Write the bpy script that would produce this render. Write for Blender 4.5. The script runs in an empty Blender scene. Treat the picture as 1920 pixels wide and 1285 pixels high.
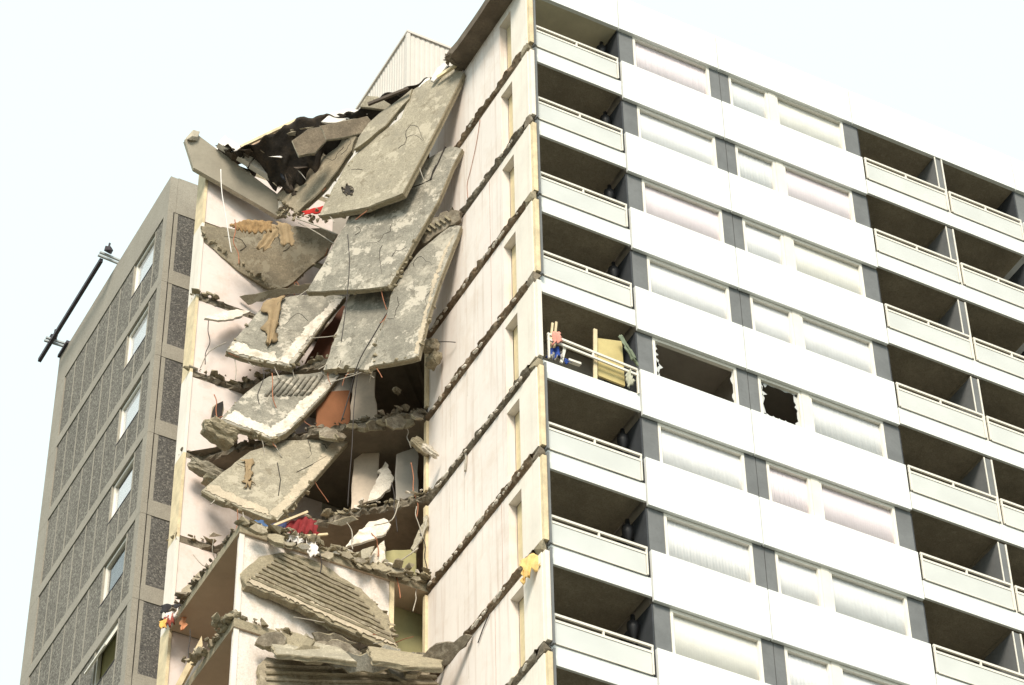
import bpy, bmesh, math, random
from mathutils import Vector, Matrix, noise
random.seed(7)
scene = bpy.context.scene
COL = scene.collection

# ---------------------------------------------------------------- camera
FPX = 5688.11; CX, CY = 960.0, 642.5
CAM = Vector((-24.2593, -42.8445, -58.6305))
RX = Vector((0.882208, -0.470621, -0.015026))
RY = Vector((-0.317285, -0.617743, 0.719531))
RF = Vector((0.347908, 0.630008, 0.694298))
cd = bpy.data.cameras.new('camera'); cam = bpy.data.objects.new('camera', cd); COL.objects.link(cam)
cd.sensor_fit = 'HORIZONTAL'; cd.sensor_width = 36.0; cd.lens = 36.0 * FPX / 1920.0
cd.clip_start = 0.5; cd.clip_end = 6000
m = Matrix.Identity(4)
for i in range(3):
    m[i][0] = RX[i]; m[i][1] = RY[i]; m[i][2] = -RF[i]; m[i][3] = CAM[i]
cam.matrix_world = m
scene.camera = cam
scene.render.resolution_x = 1024; scene.render.resolution_y = 685

# ---------------------------------------------------------------- overcast sky, soft sun, exposure
SUN_DIR = Vector((-0.42, -0.62, 0.66)).normalized()      # towards the sun
world = bpy.data.worlds.new('World'); scene.world = world; world.use_nodes = True
wn = world.node_tree; wn.nodes.clear()
wo = wn.nodes.new('ShaderNodeOutputWorld'); bg = wn.nodes.new('ShaderNodeBackground')
sky = wn.nodes.new('ShaderNodeTexSky'); sky.sky_type = 'NISHITA'; sky.sun_disc = False
sky.sun_elevation = math.asin(SUN_DIR.z); sky.sun_rotation = math.atan2(SUN_DIR.x, SUN_DIR.y)
sky.dust_density = 4.0
mx = wn.nodes.new('ShaderNodeMix'); mx.data_type = 'RGBA'; mx.inputs[0].default_value = 0.96   # thin sky colour under a closed white cloud layer
mx.inputs[7].default_value = (3.14, 3.68, 3.68, 1)
wn.links.new(sky.outputs[0], mx.inputs[6]); wn.links.new(mx.outputs[2], bg.inputs[0])
bg.inputs[1].default_value = 0.10
wn.links.new(bg.outputs[0], wo.inputs[0])
sd = bpy.data.lights.new('sun', 'SUN'); sd.energy = 1.5; sd.angle = math.radians(20); sd.color = (1.0, 0.90, 0.76)
so = bpy.data.objects.new('sun', sd); COL.objects.link(so); so.location = (-40, -60, 60)
so.rotation_euler = SUN_DIR.to_track_quat('Z', 'Y').to_euler()
vs = scene.view_settings
vs.view_transform = 'Standard'; vs.look = 'None'; vs.gamma = 1.0; vs.exposure = 1.65; vs.use_curve_mapping = False
scene.render.engine = 'CYCLES'
scene.cycles.max_bounces = 6; scene.cycles.transparent_max_bounces = 8

# ---------------------------------------------------------------- measuring helpers
def ray(u, v): return RX * ((u - CX) / FPX) - RY * ((v - CY) / FPX) + RF
def at(u, v, ax, val):
    d = ray(u, v); i = 'xyz'.index(ax); return CAM + d * ((val - CAM[i]) / d[i])
class Plane:
    def __init__(s, p, n):
        s.p = Vector(p); s.n = Vector(n).normalized()
        if s.n.dot(RF) > 0: s.n = -s.n                    # the seen face looks towards the photographer
    def hit(s, u, v):
        d = ray(u, v); return CAM + d * ((s.p - CAM).dot(s.n) / d.dot(s.n))
def pl3(a, b, c):
    A, B, Cc = at(*a), at(*b), at(*c); return Plane(A, (B - A).cross(Cc - A))
def hang(p0, p1, p2, L, ax, val):
    """plane of a rectangular slab of length L hanging from corner p0 (p0-p1 long edge, p1-p2 bottom edge)"""
    P0 = at(*p0, ax, val); d0 = (P0 - CAM).dot(RF); r1 = ray(*p1); best = None
    for i in range(1200):
        P1 = CAM + r1 * (d0 - i * 0.005); e = abs((P1 - P0).length - L)
        if best is None or e < best[0]: best = (e, P1)
    P1 = best[1]; A = P1 - P0; r2 = ray(*p2); P2 = CAM + r2 * ((P1 - CAM).dot(A) / r2.dot(A))
    return Plane(P0, A.cross(P2 - P1))

# ---------------------------------------------------------------- materials
MATS = {}
def mat(name, col, rough=0.85, var=0.18, scale=1.2, bump=0.0, bscale=18, streak=0.0, streak_col=None, spec=0.3,
        speck=0.0, speck_scale=60, speck_col=(0.6, 0.58, 0.52), tint=None, tint_amt=0.0, tint_scale=0.7, grit=0.0, spall=None):
    if name in MATS: return MATS[name]
    mt = bpy.data.materials.new(name); mt.use_nodes = True; nt = mt.node_tree; N = nt.nodes; Lk = nt.links
    b = N['Principled BSDF']; b.inputs['Roughness'].default_value = rough
    b.inputs['Specular IOR Level'].default_value = spec
    geo = N.new('ShaderNodeNewGeometry')
    def noise_(sc, det=5, rough_=0.6, vec=None):
        n = N.new('ShaderNodeTexNoise'); n.inputs['Scale'].default_value = sc; n.inputs['Detail'].default_value = det
        n.inputs['Roughness'].default_value = rough_; Lk.new(vec or geo.outputs['Position'], n.inputs['Vector']); return n
    def ramp(src, p0, p1):
        r = N.new('ShaderNodeMapRange'); r.inputs[1].default_value = p0; r.inputs[2].default_value = p1
        Lk.new(src, r.inputs[0]); return r.outputs[0]
    def mixc(fac, a, c):
        x = N.new('ShaderNodeMix'); x.data_type = 'RGBA'
        if isinstance(fac, float): x.inputs[0].default_value = fac
        else: Lk.new(fac, x.inputs[0])
        for i, q in ((6, a), (7, c)):
            if isinstance(q, tuple): x.inputs[i].default_value = (*q, 1)
            else: Lk.new(q, x.inputs[i])
        return x.outputs[2]
    def mul(sock, k):
        x = N.new('ShaderNodeMath'); x.operation = 'MULTIPLY'; x.inputs[1].default_value = k; Lk.new(sock, x.inputs[0]); return x.outputs[0]
    dark = tuple(c * (1 - var) for c in col); lite = tuple(min(1, c * (1 + var)) for c in col)
    n1 = noise_(scale); c = mixc(ramp(n1.outputs['Fac'], 0.3, 0.7), dark, lite)
    n2 = noise_(scale * 9, 4); c = mixc(mul(ramp(n2.outputs['Fac'], 0.45, 0.75), min(0.9, var * 1.5)), c, tuple(q * 0.62 for q in col))
    if grit > 0:
        n7 = noise_(26, 8, 0.75); c = mixc(mul(ramp(n7.outputs['Fac'], 0.42, 0.62), grit), c, tuple(q * 0.45 for q in col))
        n8 = noise_(7.5, 8, 0.8); c = mixc(mul(ramp(n8.outputs['Fac'], 0.54, 0.68), grit), c, tuple(min(1, q * 1.55) for q in col))
    if tint:
        n5 = noise_(tint_scale, 6, 0.7); c = mixc(mul(ramp(n5.outputs['Fac'], 0.5, 0.66), tint_amt), c, tint)
    if streak > 0:
        mp = N.new('ShaderNodeMapping'); mp.inputs['Scale'].default_value = (5.5, 5.5, 0.22); Lk.new(geo.outputs['Position'], mp.inputs['Vector'])
        n3 = noise_(1.0, 6, 0.65, mp.outputs['Vector'])
        c = mixc(mul(ramp(n3.outputs['Fac'], 0.52, 0.72), streak), c, streak_col or (0.35, 0.28, 0.2))
    if speck > 0:
        n4 = N.new('ShaderNodeTexVoronoi'); n4.inputs['Scale'].default_value = speck_scale; Lk.new(geo.outputs['Position'], n4.inputs['Vector'])
        sep = N.new('ShaderNodeSeparateColor'); Lk.new(n4.outputs['Color'], sep.inputs[0])
        c = mixc(mul(ramp(sep.outputs[0], 0.55, 1.0), speck), c, speck_col)
        c = mixc(mul(ramp(sep.outputs[1], 0.6, 1.0), speck), c, tuple(q * 0.3 for q in col))
    spm = None
    if spall:
        n9 = noise_(1.7, 9, 0.72); spm = ramp(n9.outputs['Fac'], 0.555, 0.575); c = mixc(mul(spm, 0.8), c, spall[0])
        n10 = noise_(2.6, 10, 0.75); c = mixc(mul(ramp(n10.outputs['Fac'], 0.58, 0.60), 0.75), c, spall[1])
    Lk.new(c, b.inputs['Base Color'])
    if bump > 0:
        n6 = noise_(bscale, 6, 0.7); bm_ = N.new('ShaderNodeBump'); bm_.inputs['Strength'].default_value = bump; bm_.inputs['Distance'].default_value = 0.03
        Lk.new(n6.outputs['Fac'], bm_.inputs['Height']); Lk.new(bm_.outputs['Normal'], b.inputs['Normal'])
    MATS[name] = mt; return mt

def glass_mat(name, tint=(0.97, 0.975, 0.97), body=0.0):
    """window glass: clear transmission under a fresnel reflection"""
    mt = bpy.data.materials.new(name); mt.use_nodes = True; nt = mt.node_tree; N = nt.nodes; N.clear()
    o = N.new('ShaderNodeOutputMaterial'); t = N.new('ShaderNodeBsdfTransparent'); t.inputs[0].default_value = (*tint, 1)
    g = N.new('ShaderNodeBsdfGlossy'); g.inputs['Roughness'].default_value = 0.03; f = N.new('ShaderNodeMapRange'); lw = N.new('ShaderNodeLayerWeight'); nt.links.new(lw.outputs['Facing'], f.inputs[0]); f.inputs[1].default_value = 0.4; f.inputs[3].default_value = 0.03; f.inputs[4].default_value = 0.45
    x = N.new('ShaderNodeMixShader'); nt.links.new(f.outputs[0], x.inputs[0]); nt.links.new(t.outputs[0], x.inputs[1]); nt.links.new(g.outputs[0], x.inputs[2])
    nt.links.new(x.outputs[0], o.inputs[0]); return mt
def frosted_mat(name, col):
    mt = bpy.data.materials.new(name); mt.use_nodes = True; nt = mt.node_tree; N = nt.nodes; N.clear()
    o = N.new('ShaderNodeOutputMaterial'); d = N.new('ShaderNodeBsdfDiffuse'); tr = N.new('ShaderNodeBsdfTranslucent'); g = N.new('ShaderNodeBsdfGlossy')
    geo = N.new('ShaderNodeNewGeometry'); n = N.new('ShaderNodeTexNoise'); n.inputs['Scale'].default_value = 0.9; nt.links.new(geo.outputs['Position'], n.inputs['Vector'])
    mr = N.new('ShaderNodeMix'); mr.data_type = 'RGBA'; mr.inputs[6].default_value = (*[c * 0.86 for c in col], 1); mr.inputs[7].default_value = (*[min(1, c * 1.12) for c in col], 1)
    nt.links.new(n.outputs['Fac'], mr.inputs[0]); nt.links.new(mr.outputs[2], d.inputs[0]); nt.links.new(mr.outputs[2], tr.inputs[0]); g.inputs['Roughness'].default_value = 0.25
    a = N.new('ShaderNodeMixShader'); a.inputs[0].default_value = 0.25; b = N.new('ShaderNodeMixShader'); b.inputs[0].default_value = 0.06
    nt.links.new(d.outputs[0], a.inputs[1]); nt.links.new(tr.outputs[0], a.inputs[2]); nt.links.new(a.outputs[0], b.inputs[1]); nt.links.new(g.outputs[0], b.inputs[2]); nt.links.new(b.outputs[0], o.inputs[0])
    return mt

M_white = mat('white_render', (0.80, 0.82, 0.81), 0.75, 0.03, 0.6, 0.05, 40)
M_fascia = mat('white_fascia', (0.78, 0.79, 0.77), 0.75, 0.05, 0.8, 0.05, 40, streak=0.12, streak_col=(0.5, 0.42, 0.36))
M_rail = mat('cream_painted_steel', (0.78, 0.74, 0.66), 0.5, 0.05, 2.0)
M_frame = mat('cream_window_paint', (0.80, 0.765, 0.69), 0.55, 0.06, 2.0)
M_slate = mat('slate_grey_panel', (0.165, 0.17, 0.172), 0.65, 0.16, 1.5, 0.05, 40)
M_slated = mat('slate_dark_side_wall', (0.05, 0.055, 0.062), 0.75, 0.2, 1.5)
M_soffit = mat('raw_soffit_concrete', (0.35, 0.305, 0.235), 0.95, 0.25, 1.1, 0.3, 20, grit=0.5)
M_party = mat('plastered_party_wall', (0.81, 0.74, 0.69), 0.9, 0.05, 0.7, 0.08, 25, streak=0.55, streak_col=(0.52, 0.385, 0.30), tint=(0.62, 0.50, 0.40), tint_amt=0.35, tint_scale=0.8)
M_jamb = mat('cream_plaster', (0.80, 0.74, 0.66), 0.9, 0.07, 1.0, 0.08, 25, streak=0.25, streak_col=(0.45, 0.36, 0.26))
M_pink = mat('pink_bedroom_plaster', (0.80, 0.70, 0.66), 0.92, 0.06, 0.8, 0.1, 25, streak=0.12, streak_col=(0.5, 0.38, 0.3), tint=(0.5, 0.38, 0.28), tint_amt=0.35, tint_scale=1.6)
M_rustband = mat('rusty_joint', (0.24, 0.17, 0.11), 0.95, 0.35, 2.5, 0.9, 9, tint=(0.42, 0.34, 0.25), tint_amt=0.8, tint_scale=3, grit=0.6)
M_broken = mat('broken_concrete', (0.21, 0.175, 0.13), 0.95, 0.4, 3.0, 0.9, 9, tint=(0.45, 0.40, 0.32), tint_amt=0.6, tint_scale=5, grit=0.5)
M_slab = mat('slab_concrete', (0.375, 0.335, 0.255), 0.92, 0.2, 1.3, 0.6, 14, tint=(0.24, 0.215, 0.17), tint_amt=0.75, tint_scale=1.1, grit=0.65, spall=((0.46, 0.41, 0.32), (0.20, 0.17, 0.12)), streak=0.4, streak_col=(0.22, 0.19, 0.14))
M_slab2 = mat('slab_concrete_grey', (0.30, 0.28, 0.232), 0.92, 0.26, 1.8, 0.7, 12, tint=(0.50, 0.455, 0.375), tint_amt=0.8, tint_scale=1.5, grit=0.7, spall=((0.55, 0.50, 0.42), (0.16, 0.145, 0.115)), streak=0.5, streak_col=(0.17, 0.155, 0.13))
M_slab3 = mat('slab_soffit_brown', (0.36, 0.305, 0.22), 0.92, 0.18, 1.5, 0.3, 14, tint=(0.22, 0.19, 0.145), tint_amt=0.6, tint_scale=1.2, grit=0.6, spall=((0.42, 0.37, 0.28), (0.19, 0.16, 0.115)))
M_rough = mat('slab_edge_rough', (0.38, 0.325, 0.225), 0.95, 0.35, 4.0, 0.9, 10, tint=(0.13, 0.11, 0.085), tint_amt=0.6, tint_scale=4, grit=0.5)
M_plaster = mat('white_plaster_patch', (0.74, 0.67, 0.58), 0.9, 0.14, 3.0, 0.5, 16, tint=(0.40, 0.345, 0.26), tint_amt=0.85, tint_scale=3.5, grit=0.4)
M_gband = mat('gable_concrete', (0.325, 0.298, 0.25), 0.9, 0.1, 1.0, 0.15, 30, streak=0.12, streak_col=(0.25, 0.21, 0.16), speck=0.25, speck_scale=45, speck_col=(0.5, 0.47, 0.4))
M_gagg = mat('exposed_aggregate', (0.175, 0.16, 0.138), 0.95, 0.24, 0.45, 0.6, 35, streak=0.3, streak_col=(0.11, 0.10, 0.085), speck=0.7, speck_scale=26, speck_col=(0.42, 0.40, 0.34))
M_gaggd = mat('exposed_aggregate_dark', (0.112, 0.106, 0.10), 0.95, 0.12, 1.0, 0.6, 35, speck=0.6, speck_scale=30, speck_col=(0.33, 0.31, 0.27))
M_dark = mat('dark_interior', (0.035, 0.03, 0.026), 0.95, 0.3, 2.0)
M_inner = mat('interior_plaster', (0.42, 0.38, 0.33), 0.95, 0.12, 1.0, 0.1, 20)
M_orange = mat('orange_wallpaper', (0.27, 0.115, 0.055), 0.9, 0.12, 1.5)
M_olive = mat('olive_paint', (0.40, 0.37, 0.19), 0.9, 0.12, 1.0)
M_felt = mat('bitumen_felt', (0.035, 0.028, 0.023), 0.85, 0.5, 3.0, 0.6, 12, tint=(0.085, 0.06, 0.04), tint_amt=0.7, tint_scale=2.6)
M_felttop = mat('felt_brown', (0.09, 0.07, 0.055), 0.85, 0.35, 3.0, 0.6, 12)
M_insul = mat('white_insulation', (0.84, 0.80, 0.76), 0.9, 0.08, 4.0, 0.3, 20)
M_wood = mat('cream_timber', (0.70, 0.58, 0.38), 0.8, 0.2, 3.0, 0.2, 25)
M_brass = mat('yellow_door_frame', (0.64, 0.54, 0.34), 0.7, 0.15, 3.0)
M_steel = mat('dark_steel', (0.055, 0.045, 0.055), 0.55, 0.25, 5.0)
M_galv = mat('galvanised_steel', (0.42, 0.45, 0.46), 0.45, 0.15, 5.0)
M_clad = mat('corrugated_cladding', (0.66, 0.61, 0.56), 0.7, 0.06, 0.8, streak=0.15, streak_col=(0.45, 0.38, 0.3))
M_pipe = mat('black_pipe', (0.02, 0.02, 0.022), 0.5, 0.2, 4.0)
M_cable = mat('black_cable', (0.05, 0.042, 0.04), 0.7, 0.2, 4.0)
M_rust = mat('rusty_wire', (0.38, 0.16, 0.09), 0.85, 0.25, 8.0)
M_grey_wire = mat('grey_wire', (0.42, 0.38, 0.32), 0.8, 0.2, 8.0)
M_glass = glass_mat('window_glass')
M_frost = frosted_mat('frosted_balcony_glass', (0.78, 0.79, 0.765))
M_shard = frosted_mat('dusty_broken_glass', (0.72, 0.73, 0.72))
M_ground = mat('ground_tarmac_and_grass', (0.11, 0.11, 0.085), 0.95, 0.3, 0.03)
def cloth_mat(n, c): return mat(n, c, 0.95, 0.2, 5.0, 0.4, 25)
M_cbrown = cloth_mat('brown_fabric', (0.31, 0.225, 0.13)); M_cyellow = cloth_mat('yellow_fabric', (0.72, 0.50, 0.20))
M_cred = cloth_mat('red_fabric', (0.20, 0.02, 0.022)); M_cblue = cloth_mat('blue_fabric', (0.06, 0.11, 0.22)); M_cwhite = cloth_mat('white_fabric', (0.76, 0.70, 0.66))
M_cgreen = cloth_mat('green_fabric', (0.20, 0.24, 0.17)); M_cdblue = cloth_mat('blue_bundle_fabric', (0.03, 0.07, 0.30)); M_cbright = cloth_mat('bright_red_fabric', (0.42, 0.025, 0.02))
M_cpink = cloth_mat('salmon_fabric', (0.70, 0.30, 0.24)); M_cblack = cloth_mat('black_fabric', (0.03, 0.028, 0.03)); M_corange = cloth_mat('orange_fabric', (0.60, 0.27, 0.14))
M_board = mat('mustard_board', (0.56, 0.46, 0.21), 0.7, 0.1, 3.0)
CURT = [mat('lace_curtain_%s' % n, c, 0.95, 0.05, 3.0, 0.0) for n, c in (('white', (0.85, 0.83, 0.85)), ('rose', (0.85, 0.745, 0.79)), ('grey', (0.74, 0.73, 0.745)), ('cream', (0.85, 0.81, 0.76)))]

# ---------------------------------------------------------------- mesh helpers
WORLD = {}          # object -> world location of its origin
class MB:
    def __init__(s): s.v = []; s.f = []
    def box(s, x0, x1, y0, y1, z0, z1):
        b = len(s.v)
        s.v += [Vector(p) for p in ((x0, y0, z0), (x1, y0, z0), (x1, y1, z0), (x0, y1, z0), (x0, y0, z1), (x1, y0, z1), (x1, y1, z1), (x0, y1, z1))]
        s.f += [tuple(b + i for i in q) for q in ((0, 3, 2, 1), (4, 5, 6, 7), (0, 1, 5, 4), (1, 2, 6, 5), (2, 3, 7, 6), (3, 0, 4, 7))]; return s
    def prism(s, pts, off):
        n = len(pts); b = len(s.v); off = Vector(off)
        s.v += [Vector(p) for p in pts] + [Vector(p) + off for p in pts]
        s.f.append(tuple(range(b, b + n))); s.f.append(tuple(range(b + 2 * n - 1, b + n - 1, -1)))
        for i in range(n):
            j = (i + 1) % n; s.f.append((b + j, b + i, b + n + i, b + n + j))
        return s
    def bar(s, a, c, w, d, up=(0, 0, 1)):
        a = Vector(a); c = Vector(c); t = (c - a).normalized(); up = Vector(up); sx = t.cross(up)
        if sx.length < 1e-4: sx = t.cross(Vector((1, 0, 0)))
        sx.normalize(); sy = sx.cross(t)
        q = [a + sx * (i * w / 2) + sy * (j * d / 2) for i, j in ((-1, -1), (1, -1), (1, 1), (-1, 1))]
        return s.prism(q, c - a)
    def tube(s, pts, r, n=6):
        pts = [Vector(p) for p in pts]; b = len(s.v)
        for i, p in enumerate(pts):
            t = (pts[min(i + 1, len(pts) - 1)] - pts[max(i - 1, 0)]).normalized()
            u = t.cross(Vector((0.3, 0.2, 1))); u.normalize(); w = t.cross(u); rr = r[i] if isinstance(r, (list, tuple)) else r
            for k in range(n):
                a = 2 * math.pi * k / n; s.v.append(p + u * (rr * math.cos(a)) + w * (rr * math.sin(a)))
        for i in range(len(pts) - 1):
            for k in range(n):
                k2 = (k + 1) % n; s.f.append((b + i * n + k, b + i * n + k2, b + (i + 1) * n + k2, b + (i + 1) * n + k))
        s.f.append(tuple(b + k for k in range(n))[::-1]); e = b + (len(pts) - 1) * n; s.f.append(tuple(e + k for k in range(n))); return s
    def rock(s, c, size, seed, n=14, rot=None):
        rnd = random.Random(seed); bm = bmesh.new(); sz = Vector(size)
        for _ in range(n):
            d = Vector((rnd.uniform(-1, 1), rnd.uniform(-1, 1), rnd.uniform(-1, 1))); mxx = max(abs(q) for q in d); d = d / mxx * rnd.uniform(0.75, 1.0)
            p = Vector((d.x * sz.x / 2, d.y * sz.y / 2, d.z * sz.z / 2))
            if rot: p = rot @ p
            bm.verts.new(Vector(c) + p)
        r = bmesh.ops.convex_hull(bm, input=bm.verts)
        bmesh.ops.delete(bm, geom=[v for v in bm.verts if not v.link_faces], context='VERTS'); bm.verts.index_update()
        b = len(s.v); bm.verts.ensure_lookup_table(); s.v += [v.co.copy() for v in bm.verts]; s.f += [tuple(b + v.index for v in f.verts) for f in bm.faces]; bm.free(); return s
    def lump(s, c, size, seed, rot=None):
        bm = bmesh.new(); bmesh.ops.create_icosphere(bm, subdivisions=4, radius=0.5); b = len(s.v); sz = Vector(size); off = Vector((seed * 1.7, seed * 0.3, 0))
        for v in bm.verts:
            d = v.co.normalized(); m_ = max(abs(d.x), abs(d.y), abs(d.z)); d = d.lerp(d / m_, 0.55)         # between a ball and a block
            q = d * 0.5 * (1 + 0.30 * noise.noise(d * 1.6 + off) + 0.10 * noise.noise(d * 5 + off) + 0.05 * noise.noise(d * 13 + off)); q = Vector((q.x * sz.x, q.y * sz.y, q.z * sz.z))
            s.v.append(Vector(c) + (rot @ q if rot else q))
        bm.verts.index_update(); s.f += [tuple(b + v.index for v in f.verts) for f in bm.faces]; bm.free(); return s
    def build(s, name, material, parent=None, smooth=False):
        lo = Vector([min(v[i] for v in s.v) for i in range(3)]); hi = Vector([max(v[i] for v in s.v) for i in range(3)])
        org = Vector(((lo.x + hi.x) / 2, (lo.y + hi.y) / 2, lo.z))
        me = bpy.data.meshes.new(name); me.from_pydata([v - org for v in s.v], [], s.f); me.update()
        bm = bmesh.new(); bm.from_mesh(me); bmesh.ops.recalc_face_normals(bm, faces=bm.faces); bm.to_mesh(me); bm.free()
        if smooth:
            for p in me.polygons: p.use_smooth = True
        me.materials.append(material)
        return place(bpy.data.objects.new(name, me), org, parent)
def place(o, org, parent=None):
    COL.objects.link(o); WORLD[o] = Vector(org)
    if parent: o.parent = parent; o.location = Vector(org) - WORLD[parent]
    else: o.location = org
    return o
def clone(src, org, parent):                      # another object that shares the mesh
    o = bpy.data.objects.new(src.name.split('.')[0], src.data); return place(o, org, parent)
def empty(name, loc, parent=None):
    o = bpy.data.objects.new(name, None); o.empty_display_size = 0.3; return place(o, loc, parent)
def tag(o, label, cat, group=None, kind=None):
    o['label'] = label; o['category'] = cat
    if group: o['group'] = group
    o['kind'] = kind or 'thing'
    return o
def struct(o): o['kind'] = 'structure'; return o

def ragged(pts, amp, step, seed, flags=None):
    """subdivide an outline and roughen it; flags[i] false keeps edge i straight"""
    rnd = random.Random(seed); out = []; n = len(pts)
    for i in range(n):
        a, b = pts[i], pts[(i + 1) % n]; L = (b - a).length; out.append(a)
        if flags and not flags[i]: continue
        k = max(1, int(L / step)); t = (b - a) / max(L, 1e-6)
        for j in range(1, k):
            out.append(a + t * (L * (j + rnd.uniform(-0.3, 0.3)) / k) + Vector((rnd.gauss(0, 1), rnd.gauss(0, 1), rnd.gauss(0, 1))) * amp)
    return out
def flat_to(pts, pl): return [p - pl.n * (p - pl.p).dot(pl.n) for p in pts]
def slab_mesh(pl, outline_px, t, amp=0.03, step=0.22, seed=1, straight=()):
    """broken slab: seen face on the plane, thickness t behind it, chipped arrises"""
    pts = [pl.hit(*q) for q in outline_px]
    fl = [i not in straight for i in range(len(pts))]
    pts = flat_to(ragged(pts, amp, step, seed, fl), pl)
    rnd = random.Random(seed + 99); cen = sum(pts, Vector()) / len(pts); mb = MB(); n = len(pts)
    layers = ((0.0, 0.0), (0.18, 0.018), (0.55, 0.0), (0.85, 0.02), (1.0, -0.02))
    for d, out in layers:
        for p in pts:
            e = (p - cen).normalized(); j = rnd.gauss(0, amp * 0.5) if d not in (0.0,) else 0
            mb.v.append(p - pl.n * (t * d) + e * (out + j))
    for l in range(len(layers) - 1):
        for i in range(n):
            k = (i + 1) % n; mb.f.append((l * n + i, l * n + k, (l + 1) * n + k, (l + 1) * n + i))
    mb.f.append(tuple(range(n))); e = (len(layers) - 1) * n; mb.f.append(tuple(range(e + n - 1, e - 1, -1)))
    return mb
def two_mats(o, face_mat, edge_mat, nface):
    o.data.materials.clear(); o.data.materials.append(edge_mat); o.data.materials.append(face_mat)
    inv = nface
    for p in o.data.polygons:
        if abs(p.normal.dot(inv)) > 0.93: p.material_index = 1
def slab_thing(name, label, pl, outline, t=0.17, face=M_slab, edge=M_rough, seed=1, amp=0.03, step=0.22, straight=(), cat='concrete slab', group=None, parent=None):
    o = slab_mesh(pl, outline, t, amp, step, seed, straight).build(name, edge, parent)
    two_mats(o, face, edge, pl.n)
    if parent is None: tag(o, label, cat, group)
    return o
def patch(name, pl, outline, material, parent, seed=3, lift=0.008, amp=0.022, step=0.05, straight=(), t=0.03):
    pts = [pl.hit(*q) for q in outline]; pts = flat_to(ragged(pts, amp, step, seed, [i not in straight for i in range(len(pts))]), pl)
    return MB().prism([p + pl.n * lift for p in pts], -pl.n * t).build(name, material, parent)
def cable(name, label, pts, r, material, cat='cable', group=None, sub=5):
    """smooth wire through 3-D points"""
    P = [Vector(p) for p in pts]; out = []
    for i in range(len(P) - 1):
        a = P[max(i - 1, 0)]; b = P[i]; c = P[i + 1]; d = P[min(i + 2, len(P) - 1)]
        for j in range(sub):
            t = j / sub; out.append(0.5 * ((2 * b) + (c - a) * t + (2 * a - 5 * b + 4 * c - d) * t * t + (3 * b - a - 3 * c + d) * t ** 3))
    out.append(P[-1]); o = MB().tube(out, r, 5).build(name, material, None, True); tag(o, label, cat, group); return o
def cloth(name, label, top, bot, material, cat='cloth', rip=0.05, folds=5, nx=18, ny=12, seed=1, parent=None, group=None, rag=0.06):
    """hanging or draped fabric between two 3-D polylines, with folds and torn hem"""
    rnd = random.Random(seed); top = [Vector(p) for p in top]; bot = [Vector(p) for p in bot]
    def samp(pl_, t):
        x = t * (len(pl_) - 1); i = min(int(x), len(pl_) - 2); return pl_[i].lerp(pl_[i + 1], x - i)
    nrm = (top[-1] - top[0]).cross(bot[0] - top[0]); nrm.normalize(); ph = rnd.uniform(0, 6); mb = MB()
    for j in range(ny + 1):
        for i in range(nx + 1):
            s = i / nx; t = j / ny; p = samp(top, s).lerp(samp(bot, s), t)
            w = math.sin(s * folds * 6.28 + ph + 1.5 * t) * rip * (0.35 + t) + rip * 0.9 * noise.noise(p * 4 + Vector((seed, 0, 0)))
            q = p + nrm * w
            if j >= ny - 1: q += (samp(bot, s) - samp(top, s)).normalized() * rag * (1.8 * noise.noise(Vector((s * 7, seed * 3.3, 0))) + 1.0 * noise.noise(Vector((s * 23, seed * 1.3, 5)))) * (1 if j == ny else 0.5)
            if i in (0, nx): q += (top[-1] - top[0]).normalized() * rag * (1.6 * noise.noise(Vector((t * 6, seed * 2.1, i))) + 0.9 * noise.noise(Vector((t * 19, seed * 1.1, i))))
            mb.v.append(q)
    for j in range(ny):
        for i in range(nx):
            a = j * (nx + 1) + i; mb.f.append((a, a + 1, a + nx + 2, a + nx + 1))
    o = mb.build(name, material, parent, True); sm = o.modifiers.new('thickness', 'SOLIDIFY'); sm.thickness = 0.012
    if parent is None: tag(o, label, cat, group)
    return o

# ================================================================ SETTING
H = 2.7
GZ = -60.3
def ground():
    mb = MB(); n = 24; S = 1500
    for j in range(n + 1):
        for i in range(n + 1): mb.v.append(Vector((-S + 2 * S * i / n, -S + 2 * S * j / n, GZ)))
    for j in range(n):
        for i in range(n):
            a = j * (n + 1) + i; mb.f.append((a, a + 1, a + n + 2, a + n + 1))
    struct(mb.build('ground', M_ground))
ground()

# ================================================================ THE TOWER
tower = empty('tower_block', (10.0, 9.0, GZ))
tag(tower, 'white tower block with one corner collapsed, open rooms and hanging floor slabs', 'tower block')
ROWS = 9
def zk(k): return -H * k                  # top of the spandrel of row k
def slab_top(k): return -0.80 - H * k     # walking level of row k

# ---- solid core behind what the photograph shows
MB().box(10.06, 12.44, 1.62, 19.2, GZ, 1.60).box(12.70, 25.0, 1.62, 19.2, GZ, 1.60).build('core_mass', M_inner, tower)
MB().box(2.84, 10.02, 2.6, 19.2, GZ, 1.60).build('core_mass', M_inner, tower)
MB().box(0.22, 2.80, 1.62, 5.30, GZ, 1.60).build('core_mass', M_inner, tower)
MB().box(-4.0, 2.8, 9.62, 11.4, GZ, 1.60).build('core_mass', M_gband, tower)
MB().box(-4.72, 2.8, 11.5, 19.2, GZ, 2.30).build('core_mass', M_gband, tower)
MB().box(-4.66, -0.04, -0.1, 9.5, GZ, -26.2).box(0.0, 22.0, 0.04, 1.6, GZ, -24.4).build('lower_storeys', M_white, tower)
MB().box(0.02, 25.0, 0.10, 19.2, 1.62, 1.90).build('roof_slab', M_felttop, tower)

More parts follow.
